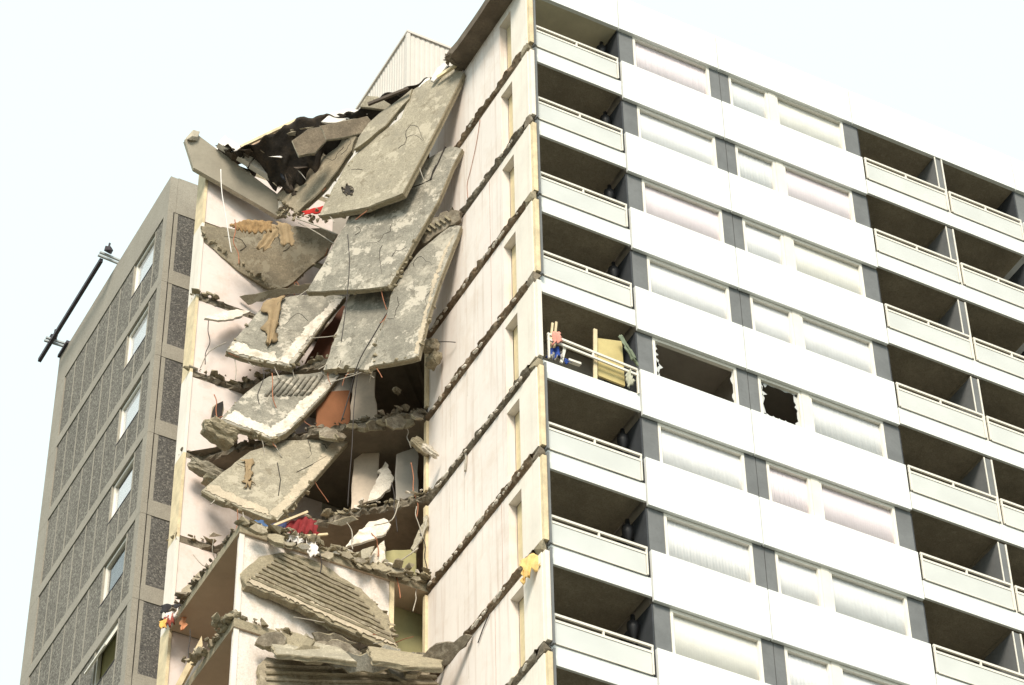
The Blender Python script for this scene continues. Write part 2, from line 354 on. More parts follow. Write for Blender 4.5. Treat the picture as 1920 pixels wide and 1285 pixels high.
# ---- right-hand facade: spandrels, parapet, pilasters, windows
def shared(cache={}):
    return cache
def spandrel(x0, x1, z0, z1, name, y0=-0.02, y1=0.07):
    g = 0.017
    return MB().prism([(x0 + g, y0, z0), (x1 - g, y0, z0), (x1 - g, y1, z0), (x0 + g, y1, z0)], (0, 0, z1 - z0)).build(name, M_white, tower)
for xa, xb in ((-0.02, 2.72), (2.72, 5.70), (5.70, 9.84), (9.84, 15.1), (15.1, 19.4)):
    p = spandrel(xa, xb, 1.27, 2.58, 'parapet_panel', -0.02, 0.09)
first = {}
for k in range(ROWS):
    for j, (xa, xb) in enumerate(((2.72, 5.70), (5.70, 10.02), (15.12, 19.4))):
        if k == 0: first[j] = spandrel(xa, xb, zk(0) - 1.40, zk(0), 'spandrel_panel')
        else: clone(first[j], WORLD[first[j]] + Vector((0, 0, -H * k)), tower)
PIL = ((2.76, 3.17), (5.46, 5.765), (5.775, 6.05), (9.58, 10.03), (15.1, 15.55))
for k in range(ROWS):
    for j, (xa, xb) in enumerate(PIL):
        if k == 0:
            first['p%d' % j] = MB().box(xa + 0.004, xb - 0.004, 0.085, 0.24, zk(0) + 0.0, zk(0) + 1.30).build('pilaster', M_slate, tower)
        else: clone(first['p%d' % j], WORLD[first['p%d' % j]] + Vector((0, 0, -H * k)), tower)
# dividing mullion between the paired windows, floor slabs and room shells
for k in range(ROWS):
    z = zk(k)
    MB().box(7.25, 7.47, 0.06, 0.22, z, z + 1.30).build('mullion', M_rail, tower)
    MB().box(2.78, 10.0, 0.09, 2.58, z - 0.95, z - 0.80).build('floor_slab', M_inner, tower)
MB().box(2.78, 2.86, 0.26, 2.58, -24, 1.6).box(5.72, 5.82, 0.26, 2.58, -24, 1.6).box(9.94, 10.0, 0.26, 2.58, -24, 1.6).build('partition', M_inner, tower)

def shard(x0, x1, z0, z1, side, seed, sc=1.0):
    """glass teeth left in a frame along one side"""
    rnd = random.Random(seed); pts = []
    n = 13
    if side in 'LR':
        xe = x0 if side == 'L' else x1; s = 1 if side == 'L' else -1
        pts = [(xe, z0), *[(xe + s * sc * rnd.choice((0.03, 0.05, 0.08, 0.16, 0.2)), z0 + (z1 - z0) * i / n) for i in range(n + 1)], (xe, z1)]
    else:
        ze = z0 if side == 'B' else z1; s = 1 if side == 'B' else -1
        pts = [(x0, ze), *[(x0 + (x1 - x0) * i / n, ze + s * sc * rnd.choice((0.02, 0.05, 0.09, 0.15, 0.2))) for i in range(n + 1)], (x1, ze)]
    return pts
WIN = ((3.17, 5.46), (6.05, 7.25), (7.47, 9.58))
rw = random.Random(11)
for k in range(ROWS):
    for j, (xa, xb) in enumerate(WIN):
        z0 = zk(k); z1 = z0 + 1.30
        w = empty('window', ((xa + xb) / 2, 0.15, z0), tower)
        y0 = 0.075
        fr = MB()
        fr.box(xa + 0.004, xa + 0.075, y0, y0 + 0.10, z0 + 0.01, z1 - 0.005).box(xb - 0.075, xb - 0.004, y0, y0 + 0.10, z0 + 0.01, z1 - 0.005)
        fr.box(xa + 0.075, xb - 0.075, y0, y0 + 0.10, z1 - 0.085, z1 - 0.005).box(xa + 0.075, xb - 0.075, y0, y0 + 0.10, z0 + 0.01, z0 + 0.075)
        if k == 0: first['f%d' % j] = fr.build('frame', M_frame, w)
        else: clone(first['f%d' % j], WORLD[first['f%d' % j]] + Vector((0, 0, -H * k)), w)
        ix0, ix1, iz0, iz1 = xa + 0.075, xb - 0.075, z0 + 0.075, z1 - 0.085
        broken = k == 4 and j in (0, 1)
        if not broken:
            MB().box(ix0, ix1, y0 + 0.075, y0 + 0.081, iz0, iz1).build('pane', M_glass, w)
            # lace curtain: a pleated sheet hanging behind the glass
            mb = MB(); n = 150; ph = rw.uniform(0, 6); per = rw.uniform(0.06, 0.11); amp = rw.choice((0.0015, 0.002, 0.003, 0.004)); cy = y0 + 0.092 + rw.uniform(0, 0.004)
            top = iz1 + 0.06 - rw.choice((0, 0, 0.05)); bot = iz0 - 0.03
            gap = rw.random() < 0.12
            xs0 = ix0 - 0.03; xs1 = ix1 + 0.03
            def sheet(xl, xr, n, sweep=0):
                b = len(mb.v)
                for i in range(n + 1):
                    s = i / n; x = xl + (xr - xl) * s; dy = amp * math.sin(x / per * 6.28 + ph) + amp * 0.7 * math.sin(x / per * 2.9 + 2 * math.sin(x * 3 + ph))
                    mb.v.append(Vector((x, cy + dy * 0.6, top))); mb.v.append(Vector((x + sweep * (s - 0.5 if sweep else 0), cy + dy, bot)))
                for i in range(n): mb.f.append((b + 2 * i, b + 2 * i + 2, b + 2 * i + 3, b + 2 * i + 1))
            if k == 0 and j == 0:
                sheet(xs0, xs1, n)
            else: sheet(xs0, xs1, n)
            o = mb.build('curtain', CURT[rw.choice((0, 0, 1, 1, 2, 3)) if j else rw.choice((0, 0, 0, 3, 1))], w, True)
            sm = o.modifiers.new('thickness', 'SOLIDIFY'); sm.thickness = 0.003
        else:
            sides = [('L', 3, 0.6), ('R', 4, 0.35)] if j == 0 else [('L', 3, 1.0), ('R', 4, 0.6), ('T', 5, 0.7), ('B', 6, 1.0)]
            for sd_, seed, sc in sides:
                pts = shard(ix0, ix1, iz0, iz1, sd_, seed + 10 * j, sc)
                MB().prism([(x, y0 + 0.075, z) for x, z in pts], (0, 0.006, 0)).build('glass_shard', M_shard, w)
            if j == 0:
                MB().prism([(x, y0 + 0.075, z) for x, z in ((ix0, iz0), (ix0, iz1 - 0.1), (ix0 + 0.05, iz1 - 0.3), (ix0 + 0.02, iz1 - 0.5), (ix0 + 0.10, iz1 - 0.62), (ix0 + 0.22, iz1 - 0.72), (ix0 + 0.13, iz1 - 0.80), (ix0 + 0.06, iz0 + 0.05))], (0, 0.006, 0)).build('glass_shard', M_shard, w)
            else:
                MB().prism([(x, y0 + 0.075, z) for x, z in ((ix0, iz0), (ix0, iz1), (ix0 + 0.10, iz1 - 0.12), (ix0 + 0.05, iz1 - 0.35), (ix0 + 0.12, iz1 - 0.5), (ix0 + 0.06, iz1 - 0.7), (ix0 + 0.13, iz0 + 0.1))], (0, 0.006, 0)).build('glass_shard', M_shard, w)

# ---- balconies
def railing(bal, xa, xb, z, glass=True, tilt=0.0, post_mid=True):
    """white steel rail: two top rails, end posts, a small stub between them, frosted glass panel below"""
    def T(x, zz): return (x, -0.035, z + zz - tilt * (x - xa))
    r = MB()
    r.bar(T(xa, -0.03), T(xb, -0.03), 0.045, 0.06).build('handrail', M_rail, bal)
    MB().bar(T(xa, -0.195), T(xb, -0.195), 0.04, 0.06).build('glazing_rail', M_rail, bal)
    for x in (xa + 0.025, xb - 0.025):
        MB().bar(T(x, -0.78), T(x, -0.065), 0.038, 0.046, (0, 1, 0)).build('post', M_rail, bal)
    xm = (xa + xb) / 2
    MB().bar(T(xm, -0.165), T(xm, -0.065), 0.045, 0.04, (0, 1, 0)).build('rail_stub', M_rail, bal)
    if glass:
        MB().box(xa + 0.055, xb - 0.055, -0.042, -0.030, z - 0.77, z - 0.23).build('glass_panel', M_frost, bal)
        MB().box(xa + 0.055, xb - 0.055, -0.05, -0.022, z - 0.80, z - 0.772).build('bottom_rail', M_rail, bal)
for k in range(ROWS):
    z = zk(k)
    for j, (xa, xb) in enumerate(((0.20, 2.66), (10.04, 12.66), (12.70, 15.08))):
        if j == 0 or True:
            bal = empty('balcony', ((xa + xb) / 2, 0.6, z - 1.3), tower)
            fx0 = xa - (0.03 if j == 0 else 0.0); fx1 = xb + (0.03 if j < 2 else 0.0)
            if j == 1: fx1 = 12.575
            if j == 2: fx0 = 12.585
            MB().box(fx0, fx1, -0.012, 0.055, z - 1.33, z - 0.815).build('fascia', M_fascia, bal)
            MB().box(fx0, fx1, 0.06, 1.6, z - 1.16, z - 0.84).build('balcony_slab', M_soffit, bal)
            if not (k == 4 and j == 0): railing(bal, xa + 0.01, xb - 0.04, z)
            else: railing(bal, xa + 0.10, xb - 0.0, z + 0.06, glass=False, tilt=0.05)
# soffit of the roof over the top balconies
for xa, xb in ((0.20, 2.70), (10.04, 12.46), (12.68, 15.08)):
    MB().box(xa, xb, 0.095, 1.6, 1.28, 1.60).build('roof_soffit', mat('lit_look_soffit', (0.62, 0.57, 0.42), 0.95, 0.12, 1.0) if xa < 1 else M_soffit, tower)  # corner soffit given a lighter colour to stand in for light falling on it
for k in range(ROWS):
    z = zk(k)
    # side wall of the corner balcony and its black rainwater pipe
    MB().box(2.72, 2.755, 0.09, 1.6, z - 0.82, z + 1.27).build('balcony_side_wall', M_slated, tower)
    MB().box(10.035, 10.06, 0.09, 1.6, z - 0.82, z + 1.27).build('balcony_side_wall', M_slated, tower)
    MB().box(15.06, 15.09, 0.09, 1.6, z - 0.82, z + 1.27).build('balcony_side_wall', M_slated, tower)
    pipe = MB().tube([(2.56, 0.62, z - 0.80), (2.56, 0.62, z + 0.62), (2.56, 0.62, z + 0.66), (2.54, 0.60, z + 0.86), (2.54, 0.60, z + 1.0), (2.56, 0.62, z + 1.04), (2.56, 0.62, z + 1.26)], [0.05, 0.05, 0.075, 0.135, 0.135, 0.06, 0.05], 10).build('rainwater_pipe', M_pipe, tower, True)
    # wall between the paired balconies with white corner posts
    MB().box(12.46, 12.68, 0.02, 1.6, z - 0.81, z + 1.27).build('divider_wall', M_slate, tower)
    MB().box(12.44, 12.468, -0.008, 0.015, z + 0.0, z + 1.26).build('corner_post', M_rail, tower)
    MB().box(12.650, 12.688, -0.01, 0.012, z - 0.81, z + 1.26).build('corner_post', M_rail, tower)

# ---- exposed cross wall (plane x = 0)
pw = empty('party_wall', (0.1, 2.6, -24), tower)
for k in range(-1, ROWS):
    zt = (slab_top(k) - 0.32) if k >= 0 else 1.60         # underside of the slab above this storey
    zb = slab_top(k + 1) + 0.0
    for ya, yb, nm in ((1.40, 2.745, 'wall_panel'), (2.755, 5.36, 'wall_panel')):
        MB().box(0.0, 0.2, ya, yb, zb, zt).build(nm, M_party, pw)
    MB().box(0.0, 0.2, 0.26, 0.80, zb, zt).build('door_jamb', M_jamb, pw)
    MB().box(0.0, 0.2, 0.80, 1.40, zt - 0.27, zt).build('lintel', M_jamb, pw)
    MB().box(0.21, 0.235, 0.86, 1.398, zb, zt - 0.30).build('door', mat('door_leaf', (0.60, 0.52, 0.46), 0.8, 0.1, 1.0), pw) if k != 3 else None
    MB().box(0.205, 0.30, 1.18, 1.37, zb, zt - 0.28).build('door_frame', M_brass, pw)
    # front nib of the wall with its layered strips
    MB().box(-0.012, 0.16, -0.02, 0.255, zb, zt).build('wall_end', M_jamb, pw)
    MB().box(0.02, 0.13, -0.13, -0.025, zb - 0.02, zt).build('wall_end_strip', M_wood if k % 3 else M_jamb, pw)
    if k != 3: MB().box(0.135, 0.185, -0.16, -0.03, zb - 0.1, zt + 0.1).build('corner_flashing', M_slate, pw)
rj = random.Random(8)
for k in range(ROWS - 1):                        # rusty joint lines and scars in the plaster
    za = slab_top(k) - 0.34; zc = slab_top(k + 1) + 0.02
    for y, full in ((2.08, 1), (3.3 + 0.2 * (k % 3), 0), (1.72, 1), (4.2, 0)):
        if rj.random() < 0.62: continue
        y += rj.uniform(-0.04, 0.04); h_ = (za - zc) * (1 if full else rj.uniform(0.3, 0.8)); pts = [(-0.001, y + 0.012 * noise.noise(Vector((y, i * 0.8, k))), za - h_ * i / 10) for i in range(11)]
        MB().tube(pts, 0.0045 if full else 0.004, 4).build('joint_line', M_rust if full else M_grey_wire, pw)
for k in range(ROWS):
    z1 = slab_top(k); z0 = z1 - 0.32; rnd = random.Random(50 + k)
    # torn slab edge: a rough grid standing a little proud of the wall
    mb = MB(); ny = 90; nz = 5; y0 = 0.24; y1 = 5.36
    for i in range(ny + 1):
        y = y0 + (y1 - y0) * i / ny
        up = -0.05 + 0.09 * noise.noise(Vector((y * 0.8, k * 3.1, 0))) + 0.03 * noise.noise(Vector((y * 7, k, 0))); dn = 0.06 + 0.10 * noise.noise(Vector((y * 0.7, k * 5.7, 9))) + 0.03 * noise.noise(Vector((y * 8, k, 5)))
        for j in range(nz + 1):
            t = j / nz; z = z0 + dn + (z1 + up - z0 - dn) * t
            prof = math.sin(math.pi * min(1, max(0, t)))
            x = -0.005 - prof * (0.045 + 0.07 * noise.noise(Vector((y * 5, z * 6, k)))) - rnd.uniform(0, 0.02) * prof + (0.03 if t in (0, 1) else 0)
            if 0.55 < t < 0.9: x -= 0.03 * (1 + noise.noise(Vector((y * 2.3, 4, k))))
            mb.v.append(Vector((x, y, z)))
    for i in range(ny):
        for j in range(nz):
            a = i * (nz + 1) + j; mb.f.append((a, a + 1, a + nz + 2, a + nz + 1))
    mb.box(0.02, 0.2, y0, y1, z0 - 0.0, z1 + 0.0)
    mb.build('torn_slab_edge', (M_rustband, M_broken, M_rustband)[k % 3], pw)
    # pale mortar pockets in the joint
    y = 0.5 + rnd.uniform(0, 0.4); src = first.get('pocket')
    while y < 5.2:
        if noise.noise(Vector((y * 1.3, k * 7.7, 2))) > (-0.12 if k >= 2 else 0.15):
            if src is None:
                src = MB().rock((0, 0, 0), (0.07, 0.20, 0.09), 5, 26).build('mortar_pocket', M_plaster, pw, True); first['pocket'] = src; src.location = Vector((-0.10, y, z0 + 0.12)) - WORLD[pw]
            else:
                o = clone(src, Vector((-0.075, y, z0 + rnd.uniform(0.05, 0.13))), pw); s = rnd.uniform(0.55, 1.1); o.scale = (s, s * rnd.uniform(0.7, 1.3), s * rnd.uniform(0.7, 1.1)); o.rotation_euler = (rnd.uniform(-0.5, 0.5), 0, 0)
        y += rnd.choice((0.13, 0.17, 0.2, 0.26, 0.4))
    # end block where the slab meets the facade
    MB().rock((0.05, 0.10, z1 - 0.15), (0.20, 0.42, 0.36), 200 + k, 18).build('slab_end_block', M_broken if k % 2 else M_rough, pw)
# stub of the roof slab still cantilevered from the wall
pts = [at(u, v, 'z', 1.62) for u, v in ((960, -60), (925, -8), (915, 4), (901, 26), (886, 48), (857, 89), (845, 103), (838, 112), (850, 120), (868, 131))]
pts = [Vector((min(p.x, 0.0), p.y, 1.60)) for p in pts] + [Vector((-0.0, pts[-1].y, 1.60)), Vector((0.0, -0.02, 1.60))]
MB().prism(pts, (0, 0, 0.28)).build('roof_slab_stub', mat('stub_soffit', (0.15, 0.12, 0.09), 0.95, 0.35, 1.8, 0.5, 12), tower)

# ---- back bedroom wall (plane y = 9.28), its end pier, the hall behind
bw = empty('bedroom_wall', (-2.5, 9.4, -24), tower)
for k in range(-1, ROWS):
    zt = (slab_top(k) - 0.22) if k >= 0 else 1.60; zb = slab_top(k + 1)
    MB().box(-4.64, -0.95, 9.28, 9.48, zb, zt).build('wall_panel', M_pink, bw)
    MB().box(-4.72, -4.645, 9.24, 9.78, zb - 0.1, zt + 0.12).build('wall_end_pier', M_wood if k % 2 else M_jamb, bw)
    MB().box(-0.94, 2.6, 9.30, 9.50, zb, zt).build('hall_wall', M_orange if k == 2 else (M_olive if k == 4 else M_inner), bw)
    MB().box(-4.70, -0.2, 9.30, 9.6, zt + 0.004, zt + 0.21).build('slab_in_wall', M_rough, bw)
MB().box(-4.02, -3.98, 9.79, 11.2, -26, 1.6).build('recess_wall', M_gband, tower)

# ---- remaining floor slabs of the damaged flats with ragged front edges
def remnant(k, edge_px, name='broken_floor_slab', t=0.20, seed=1, z=None):
    z = slab_top(k) if z is None else z
    pts = [at(u, v, 'z', z - t / 2) for u, v in edge_px]; pts = [Vector((p.x, p.y, z - t)) for p in pts]
    rnd = random.Random(seed); fine = []
    for a, b in zip(pts[:-1], pts[1:]):
        n = max(1, int((b - a).length / 0.09))
        for i in range(n):
            p = a.lerp(b, i / n); p += Vector((rnd.gauss(0, 0.035), rnd.gauss(0, 0.035), 0)); fine.append(p)
    fine.append(pts[-1])
    low = [p.copy() for p in fine]; mb = MB()
    back = [Vector((min(2.5, 2.5), low[-1].y, z - t)), Vector((2.5, 9.29, z - t)), Vector((low[0].x, 9.29, z - t))]
    ring = low + back; n = len(ring)
    lev = ((0.0, 0), (0.35, 0.05), (0.7, 0.02), (1.0, 0.0))
    for d, amp in lev:
        for i, p in enumerate(ring):
            q = p + Vector((0, 0, t * d))
            if i < len(low): q += Vector((rnd.uniform(-1, 1) * 0.05, -abs(rnd.gauss(0, 0.06)) - amp, rnd.uniform(-0.03, 0.03)))
            mb.v.append(q)
    for l in range(len(lev) - 1):
        for i in range(n):
            j = (i + 1) % n; mb.f.append((l * n + i, l * n + j, (l + 1) * n + j, (l + 1) * n + i))
    mb.f.append(tuple(range(n))); e = (len(lev) - 1) * n; mb.f.append(tuple(range(e + n - 1, e - 1, -1)))
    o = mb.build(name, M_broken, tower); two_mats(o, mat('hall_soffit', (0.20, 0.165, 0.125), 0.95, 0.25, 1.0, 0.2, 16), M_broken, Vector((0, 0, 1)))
    return o, [p + Vector((0, 0, t)) for p in low]
edges = {}
_, edges[1] = remnant(1, ((369, 558), (392, 568), (430, 581), (462, 592), (500, 605), (560, 624), (620, 612), (680, 560), (740, 490), (800, 435), (850, 400)), seed=21)
_, edges[2] = remnant(2, ((359, 704), (385, 714), (430, 727), (470, 722), (500, 712), (540, 702), (600, 684), (660, 668), (740, 648), (802, 628)), seed=22)
_, edges[3] = remnant(3, ((343, 857), (370, 866), (400, 858), (430, 846), (480, 838), (540, 826), (600, 812), (650, 804), (700, 795), (750, 782), (800, 778)), seed=23)
_, edges[4] = remnant(4, ((328, 1012), (360, 1024), (400, 1030), (425, 1026), (480, 1010), (530, 1002), (580, 988), (650, 968), (700, 960), (760, 944), (802, 936)), seed=24)
# intact bedroom floors below, with free left edges
for k in (5, 6, 7):
    z = slab_top(k)
    o = MB().prism([(-4.72 + 0.05 * noise.noise(Vector((i, k, 0))) * 1.5, 5.30 + (9.24 - 5.30) * i / 24, z - 0.24) for i in range(25)] + [(2.5, 9.24, z - 0.24), (2.5, 5.30, z - 0.24)], (0, 0, 0.24)).build('bedroom_floor_slab', M_rough, tower)
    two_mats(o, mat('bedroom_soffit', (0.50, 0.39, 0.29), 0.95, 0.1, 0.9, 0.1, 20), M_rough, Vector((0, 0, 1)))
# wall between living room and bedroom (plane y = 5.36), standing from row 5 down
for k in (5, 6, 7):
    zt = slab_top(k) - 0.245; zb = slab_top(k + 1) + 0.004
    MB().box(-4.66, -0.86, 5.36, 5.52, zb, zt).build('living_room_wall', mat('stained_white_wall', (0.80, 0.72, 0.66), 0.92, 0.08, 1.2, 0.3, 20, streak=0.35, streak_col=(0.5, 0.4, 0.3), tint=(0.50, 0.42, 0.33), tint_amt=0.6, tint_scale=2.0, grit=0.35), tower)
    MB().box(-4.70, -4.58, 5.33, 5.355, zb, zt).build('wall_edge_strip', M_jamb, tower)
    MB().box(-0.96, -0.85, 5.32, 5.355, zb, zt).build('door_lining', M_wood, tower)
    MB().box(-0.84, 0.5, 6.1, 6.2, zb, zt).build('hall_partition', M_olive, tower)
# timber lining at the back end of the cross wall
for k in range(2, 7):
    MB().box(-0.075, -0.004, 5.30, 5.42, slab_top(k + 1) + 0.15, slab_top(k) - 0.34).build('door_lining', M_wood, tower)
# leaning interior partitions seen through the gap
for pts, yv, nrm, mt_, sd_ in (
        (((596, 738), (658, 732), (655, 802), (594, 812)), 7.5, (-0.15, -0.98, 0.05), M_orange, 1),
        (((604, 690), (662, 684), (660, 734), (598, 738)), 7.6, (-0.1, -0.98, 0.1), M_inner, 2),
        (((668, 698), (706, 690), (702, 730), (708, 790), (660, 806), (658, 760)), 7.3, (-0.5, -0.85, 0.1), mat('dim_plaster', (0.6, 0.5, 0.4)), 3),
        (((664, 862), (712, 826), (708, 880), (700, 935), (658, 955)), 7.3, (-0.5, -0.85, 0.1), mat('dim_plaster', (0.60, 0.53, 0.46), 0.95, 0.15, 1.5, 0.2, 20, grit=0.3), 4),
        (((744, 852), (782, 838), (784, 925), (742, 940)), 6.4, (-0.3, -0.95, 0.0), M_inner, 5),
        (((560, 700), (606, 622), (642, 574), (664, 580), (640, 660), (606, 706)), 8.3, (-0.2, -0.95, 0.0), mat('maroon_wallpaper', (0.16, 0.07, 0.045), 0.9, 0.15, 1.5), 6),
        (((716, 1036), (780, 1030), (781, 1090), (720, 1076)), 5.95, (-0.1, -0.98, 0.0), M_olive, 7)):
    slab_mesh(Plane(at(pts[0][0], pts[0][1], 'y', yv), nrm), pts, 0.07, 0.012, 0.3, 31 + sd_).build('broken_partition', mt_, tower)
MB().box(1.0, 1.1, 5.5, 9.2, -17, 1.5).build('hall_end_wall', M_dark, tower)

# ---- gable: concrete frame, aggregate panels, ribs, windows (plane x = -5)
gw = empty('gable_wall', (-4.97, 15.2, -26), tower)
RIBS = (12.05, 12.82, 13.55, 14.53, 15.28, 16.14, 17.0, 17.82)
Y0, Y1 = 11.18, 19.30
MB().box(-5.0, -4.78, Y0, Y1, 1.24, 2.59).build('parapet_panel', M_gband, gw)
MB().box(-4.775, -0.5, Y0, Y0 + 0.2, 1.24, 2.62).build('parapet_panel', M_gband, gw)
for k in range(ROWS):
    z = zk(k)
    zt = z + 1.235                                       # top of this storey's panels
    zb = z - 1.10                                        # band below
    MB().box(-5.0, -4.83, Y0, Y1, z - 1.455, zb).build('floor_band', M_gband, gw)
    MB().box(-5.0, -4.835, Y0, Y0 + 0.30, zb + 0.004, zt).build('corner_pier', M_gband, gw)
    MB().box(-5.0, -4.835, Y1 - 0.72, Y1, zb + 0.004, zt).build('corner_pier', M_gband, gw)
    # aggregate panels between the ribs; those under the window stop at its sill
    ys = [Y0 + 0.30] + list(RIBS) + [Y1 - 0.72]
    for i in range(len(ys) - 1):
        ya, yb = ys[i] + 0.035, ys[i + 1] - 0.035
        top = zt if not (i in (1, 2)) else z - 0.03
        MB().box(-4.972, -4.86, ya, yb, zb + 0.004, top - 0.004).build('aggregate_panel', M_gagg, gw)
    for i, y in enumerate(RIBS):
        top = zt if y not in (12.82,) else z - 0.03
        MB().box(-4.978, -4.85, y - 0.033, y + 0.033, zb + 0.004, top - 0.004).build('rib', M_gband, gw)
    # front return of the gable with its dark panel
    MB().box(-4.80, -4.69, Y0 + 0.012, Y0 + 0.15, zb, zt).build('return_pier', M_gband, gw)
    MB().box(-4.685, -3.97, Y0 + 0.02, Y0 + 0.16, z - 0.95, zt - 0.01).build('aggregate_panel', M_gaggd, gw)
    MB().box(-4.81, -3.97, Y0 + 0.006, Y0 + 0.16, z - 1.45, z - 0.955).build('floor_band', M_gband, gw)
    MB().box(-4.832, -4.812, Y0 + 0.01, Y0 + 0.1, z - 1.45, zt).build('joint', M_dark, gw)
    # gable window
    w = empty('window', (-4.9, 12.8, z), tower)
    ya, yb = 12.09, 13.51
    f = MB().box(-4.93, -4.84, ya, ya + 0.07, z - 0.02, zt - 0.01).box(-4.93, -4.84, yb - 0.07, yb, z - 0.02, zt - 0.01).box(-4.93, -4.84, ya + 0.07, yb - 0.07, zt - 0.09, zt - 0.01).box(-4.93, -4.84, ya + 0.07, yb - 0.07, z - 0.02, z + 0.05)
    f.build('frame', M_frame, w)
    MB().box(-4.905, -4.80, yb + 0.003, yb + 0.03, z, zt - 0.02).build('reveal', M_jamb, w)
    MB().box(-4.985, -4.80, ya - 0.04, yb + 0.10, z - 0.05, z - 0.022).build('sill', M_steel, w)
    if k not in (4, 5):
        MB().box(-4.88, -4.875, ya + 0.07, yb - 0.07, z + 0.05, zt - 0.09).build('pane', M_glass, w)
        MB().box(-4.870, -4.866, ya + 0.07, yb - 0.07, z + 0.05, zt - (0.16, 0.12, 0.12, 0.3, 0, 0, 0.2, 0.2, 0.2)[k]).build('blind', CURT[0], w)
    elif k == 4:
        MB().box(-4.88, -4.875, ya + 0.07, yb - 0.07, z + 0.05, zt - 0.09).build('pane', M_glass, w)
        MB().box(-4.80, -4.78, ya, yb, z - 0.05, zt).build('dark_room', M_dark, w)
    else:                                                   # top-hung sash swung open
        MB().box(-4.80, -4.78, ya, yb, z - 0.05, zt).build('dark_room', M_olive, w)
        s = MB(); a = Vector((-4.92, ya + 0.08, zt - 0.12)); b = Vector((-4.92, yb - 0.08, zt - 0.12)); dn = Vector((-0.30, 0, -0.72))
        s.bar(a, b, 0.05, 0.05).bar(a + dn, b + dn, 0.05, 0.05).bar(a, a + dn, 0.05, 0.05).bar(b, b + dn, 0.05, 0.05); s.build('open_sash', M_frame, w)
        MB().prism([a, b, b + dn, a + dn], (0.006, 0, 0)).build('pane', M_frost, w)

# ================================================================ ROOF
# plant room with ribbed cladding
pr = empty('plant_room', (3.2, 9.6, 1.9)); tag(pr, 'cream ribbed metal plant room standing on the roof behind the torn felt', 'plant room')
c0 = at(765, 60, 'z', 7.0); X0, Yp = c0.x, c0.y
mb = MB(); y = Yp + 0.02
def corr(horizontal_axis, a0, a1, fixed, sgn, z0, z1):
    mb = MB(); a = a0; pitch = 0.155; row = []
    while a < a1:
        for da, d in ((0, 0), (0.055, 0), (0.066, 0.012), (0.144, 0.012)):
            if a + da <= a1: row.append((a + da, d))
        a += pitch
    row.append((a1, 0))
    for a, d in row:
        for z in (z0, z1):
            mb.v.append(Vector((fixed + sgn * d, a, z)) if horizontal_axis == 'y' else Vector((a, fixed + sgn * d, z)))
    for i in range(len(row) - 1): mb.f.append((2 * i, 2 * i + 2, 2 * i + 3, 2 * i + 1))
    return mb
corr('y', Yp + 0.06, Yp + 5.5, X0, -1, 1.9, 6.93).build('ribbed_wall', M_clad, pr)
corr('x', X0 + 0.06, X0 + 6.3, Yp, -1, 1.9, 6.93).build('ribbed_wall', M_clad, pr)
MB().box(X0 + 0.01, X0 + 6.3, Yp + 0.01, Yp + 5.5, 1.9, 6.9).build('inner_box', M_clad, pr)
MB().box(X0 - 0.06, X0 + 6.4, Yp - 0.06, Yp + 5.6, 6.93, 7.02).build('roof_trim', M_clad, pr)
MB().box(X0 - 0.045, X0 + 0.055, Yp - 0.045, Yp + 0.055, 1.9, 6.93).build('corner_trim', M_clad, pr)
# cradle gantry above the gable parapet
gt = empty('cradle_gantry', (-5.2, 17.0, 2.6)); tag(gt, 'dark steel cleaning cradle rail on two galvanised brackets over the grey gable roof edge', 'gantry')
zr = 2.75
a = at(190, 488, 'z', zr); b = at(74, 676, 'z', zr)
MB().bar(a, b, 0.10, 0.13).build('rail', M_steel, gt)
for (u0, v0), (u1, v1), (hu, hv) in (((187, 473), (226, 489), (203, 470)), ((86, 633), (128, 646), (101, 632))):
    p = at(u0, v0, 'z', zr + 0.10); q = at(u1, v1, 'z', zr + 0.10)
    MB().bar(p, q, 0.06, 0.06).bar(p + Vector((0, 0.13, 0)), q + Vector((0, 0.13, 0)), 0.06, 0.06).build('bracket_arm', M_galv, gt)
    h = at(hu, hv, 'z', zr + 0.2)
    MB().rock(h, (0.26, 0.22, 0.20), int(u0), 14).bar(h, h + Vector((0.02, 0, 0.30)), 0.05, 0.05).build('trolley', M_steel, gt)
q = at(124, 646, 'z', 2.6); MB().box(q.x - 0.03, q.x + 0.08, q.y - 0.1, q.y + 0.6, 2.58, 2.68).build('base_plate', M_steel, gt)

# ================================================================ HANGING SLABS
def poly(o, *q): return list(q)
P1 = hang((868, 137), (757, 369), (600, 408), 4.9, 'x', -0.1)
s1 = slab_thing('hanging_slab', 'large buff roof slab hanging steeply beside the party wall, with a hole near its foot', P1,
    [(869, 137), (850, 130), (838, 132), (800, 152), (772, 170), (752, 222), (716, 249), (682, 273), (649, 309), (613, 373), (599, 404), (636, 398), (690, 388), (725, 374), (755, 362), (806, 263), (845, 186)], 0.19, M_slab, seed=1, amp=0.014, straight=(15, 14, 16))
hp = [P1.hit(653 + 11 * math.cos(a) * (1 + 0.35 * noise.noise(Vector((2.2 * math.cos(a), 2.2 * math.sin(a), 4)))) , 357 + 9 * math.sin(a) * (1 + 0.5 * noise.noise(Vector((3 * math.cos(a), 3 * math.sin(a), 7))))) for a in [i * 0.2618 for i in range(24)]]
MB().prism([p + P1.n * 0.006 for p in hp], -P1.n * 0.02).build('blown_hole', M_dark, s1)
mbx = MB()
for i in range(16):
    a = i * 0.9; rr0 = random.uniform(0.5, 1.15); mbx.rock(P1.hit(653 + 12 * rr0 * math.cos(a), 357 + 10 * rr0 * math.sin(a)) + P1.n * 0.015, [random.uniform(0.03, 0.10) for _ in range(3)], i + 300, 12)
mbx.build('hole_spall', M_broken, s1)['kind'] = 'stuff'
P1b = Plane(P1.hit(720, 220) + P1.n * 0.10, P1.n + Vector((-0.05, -0.12, 0)))
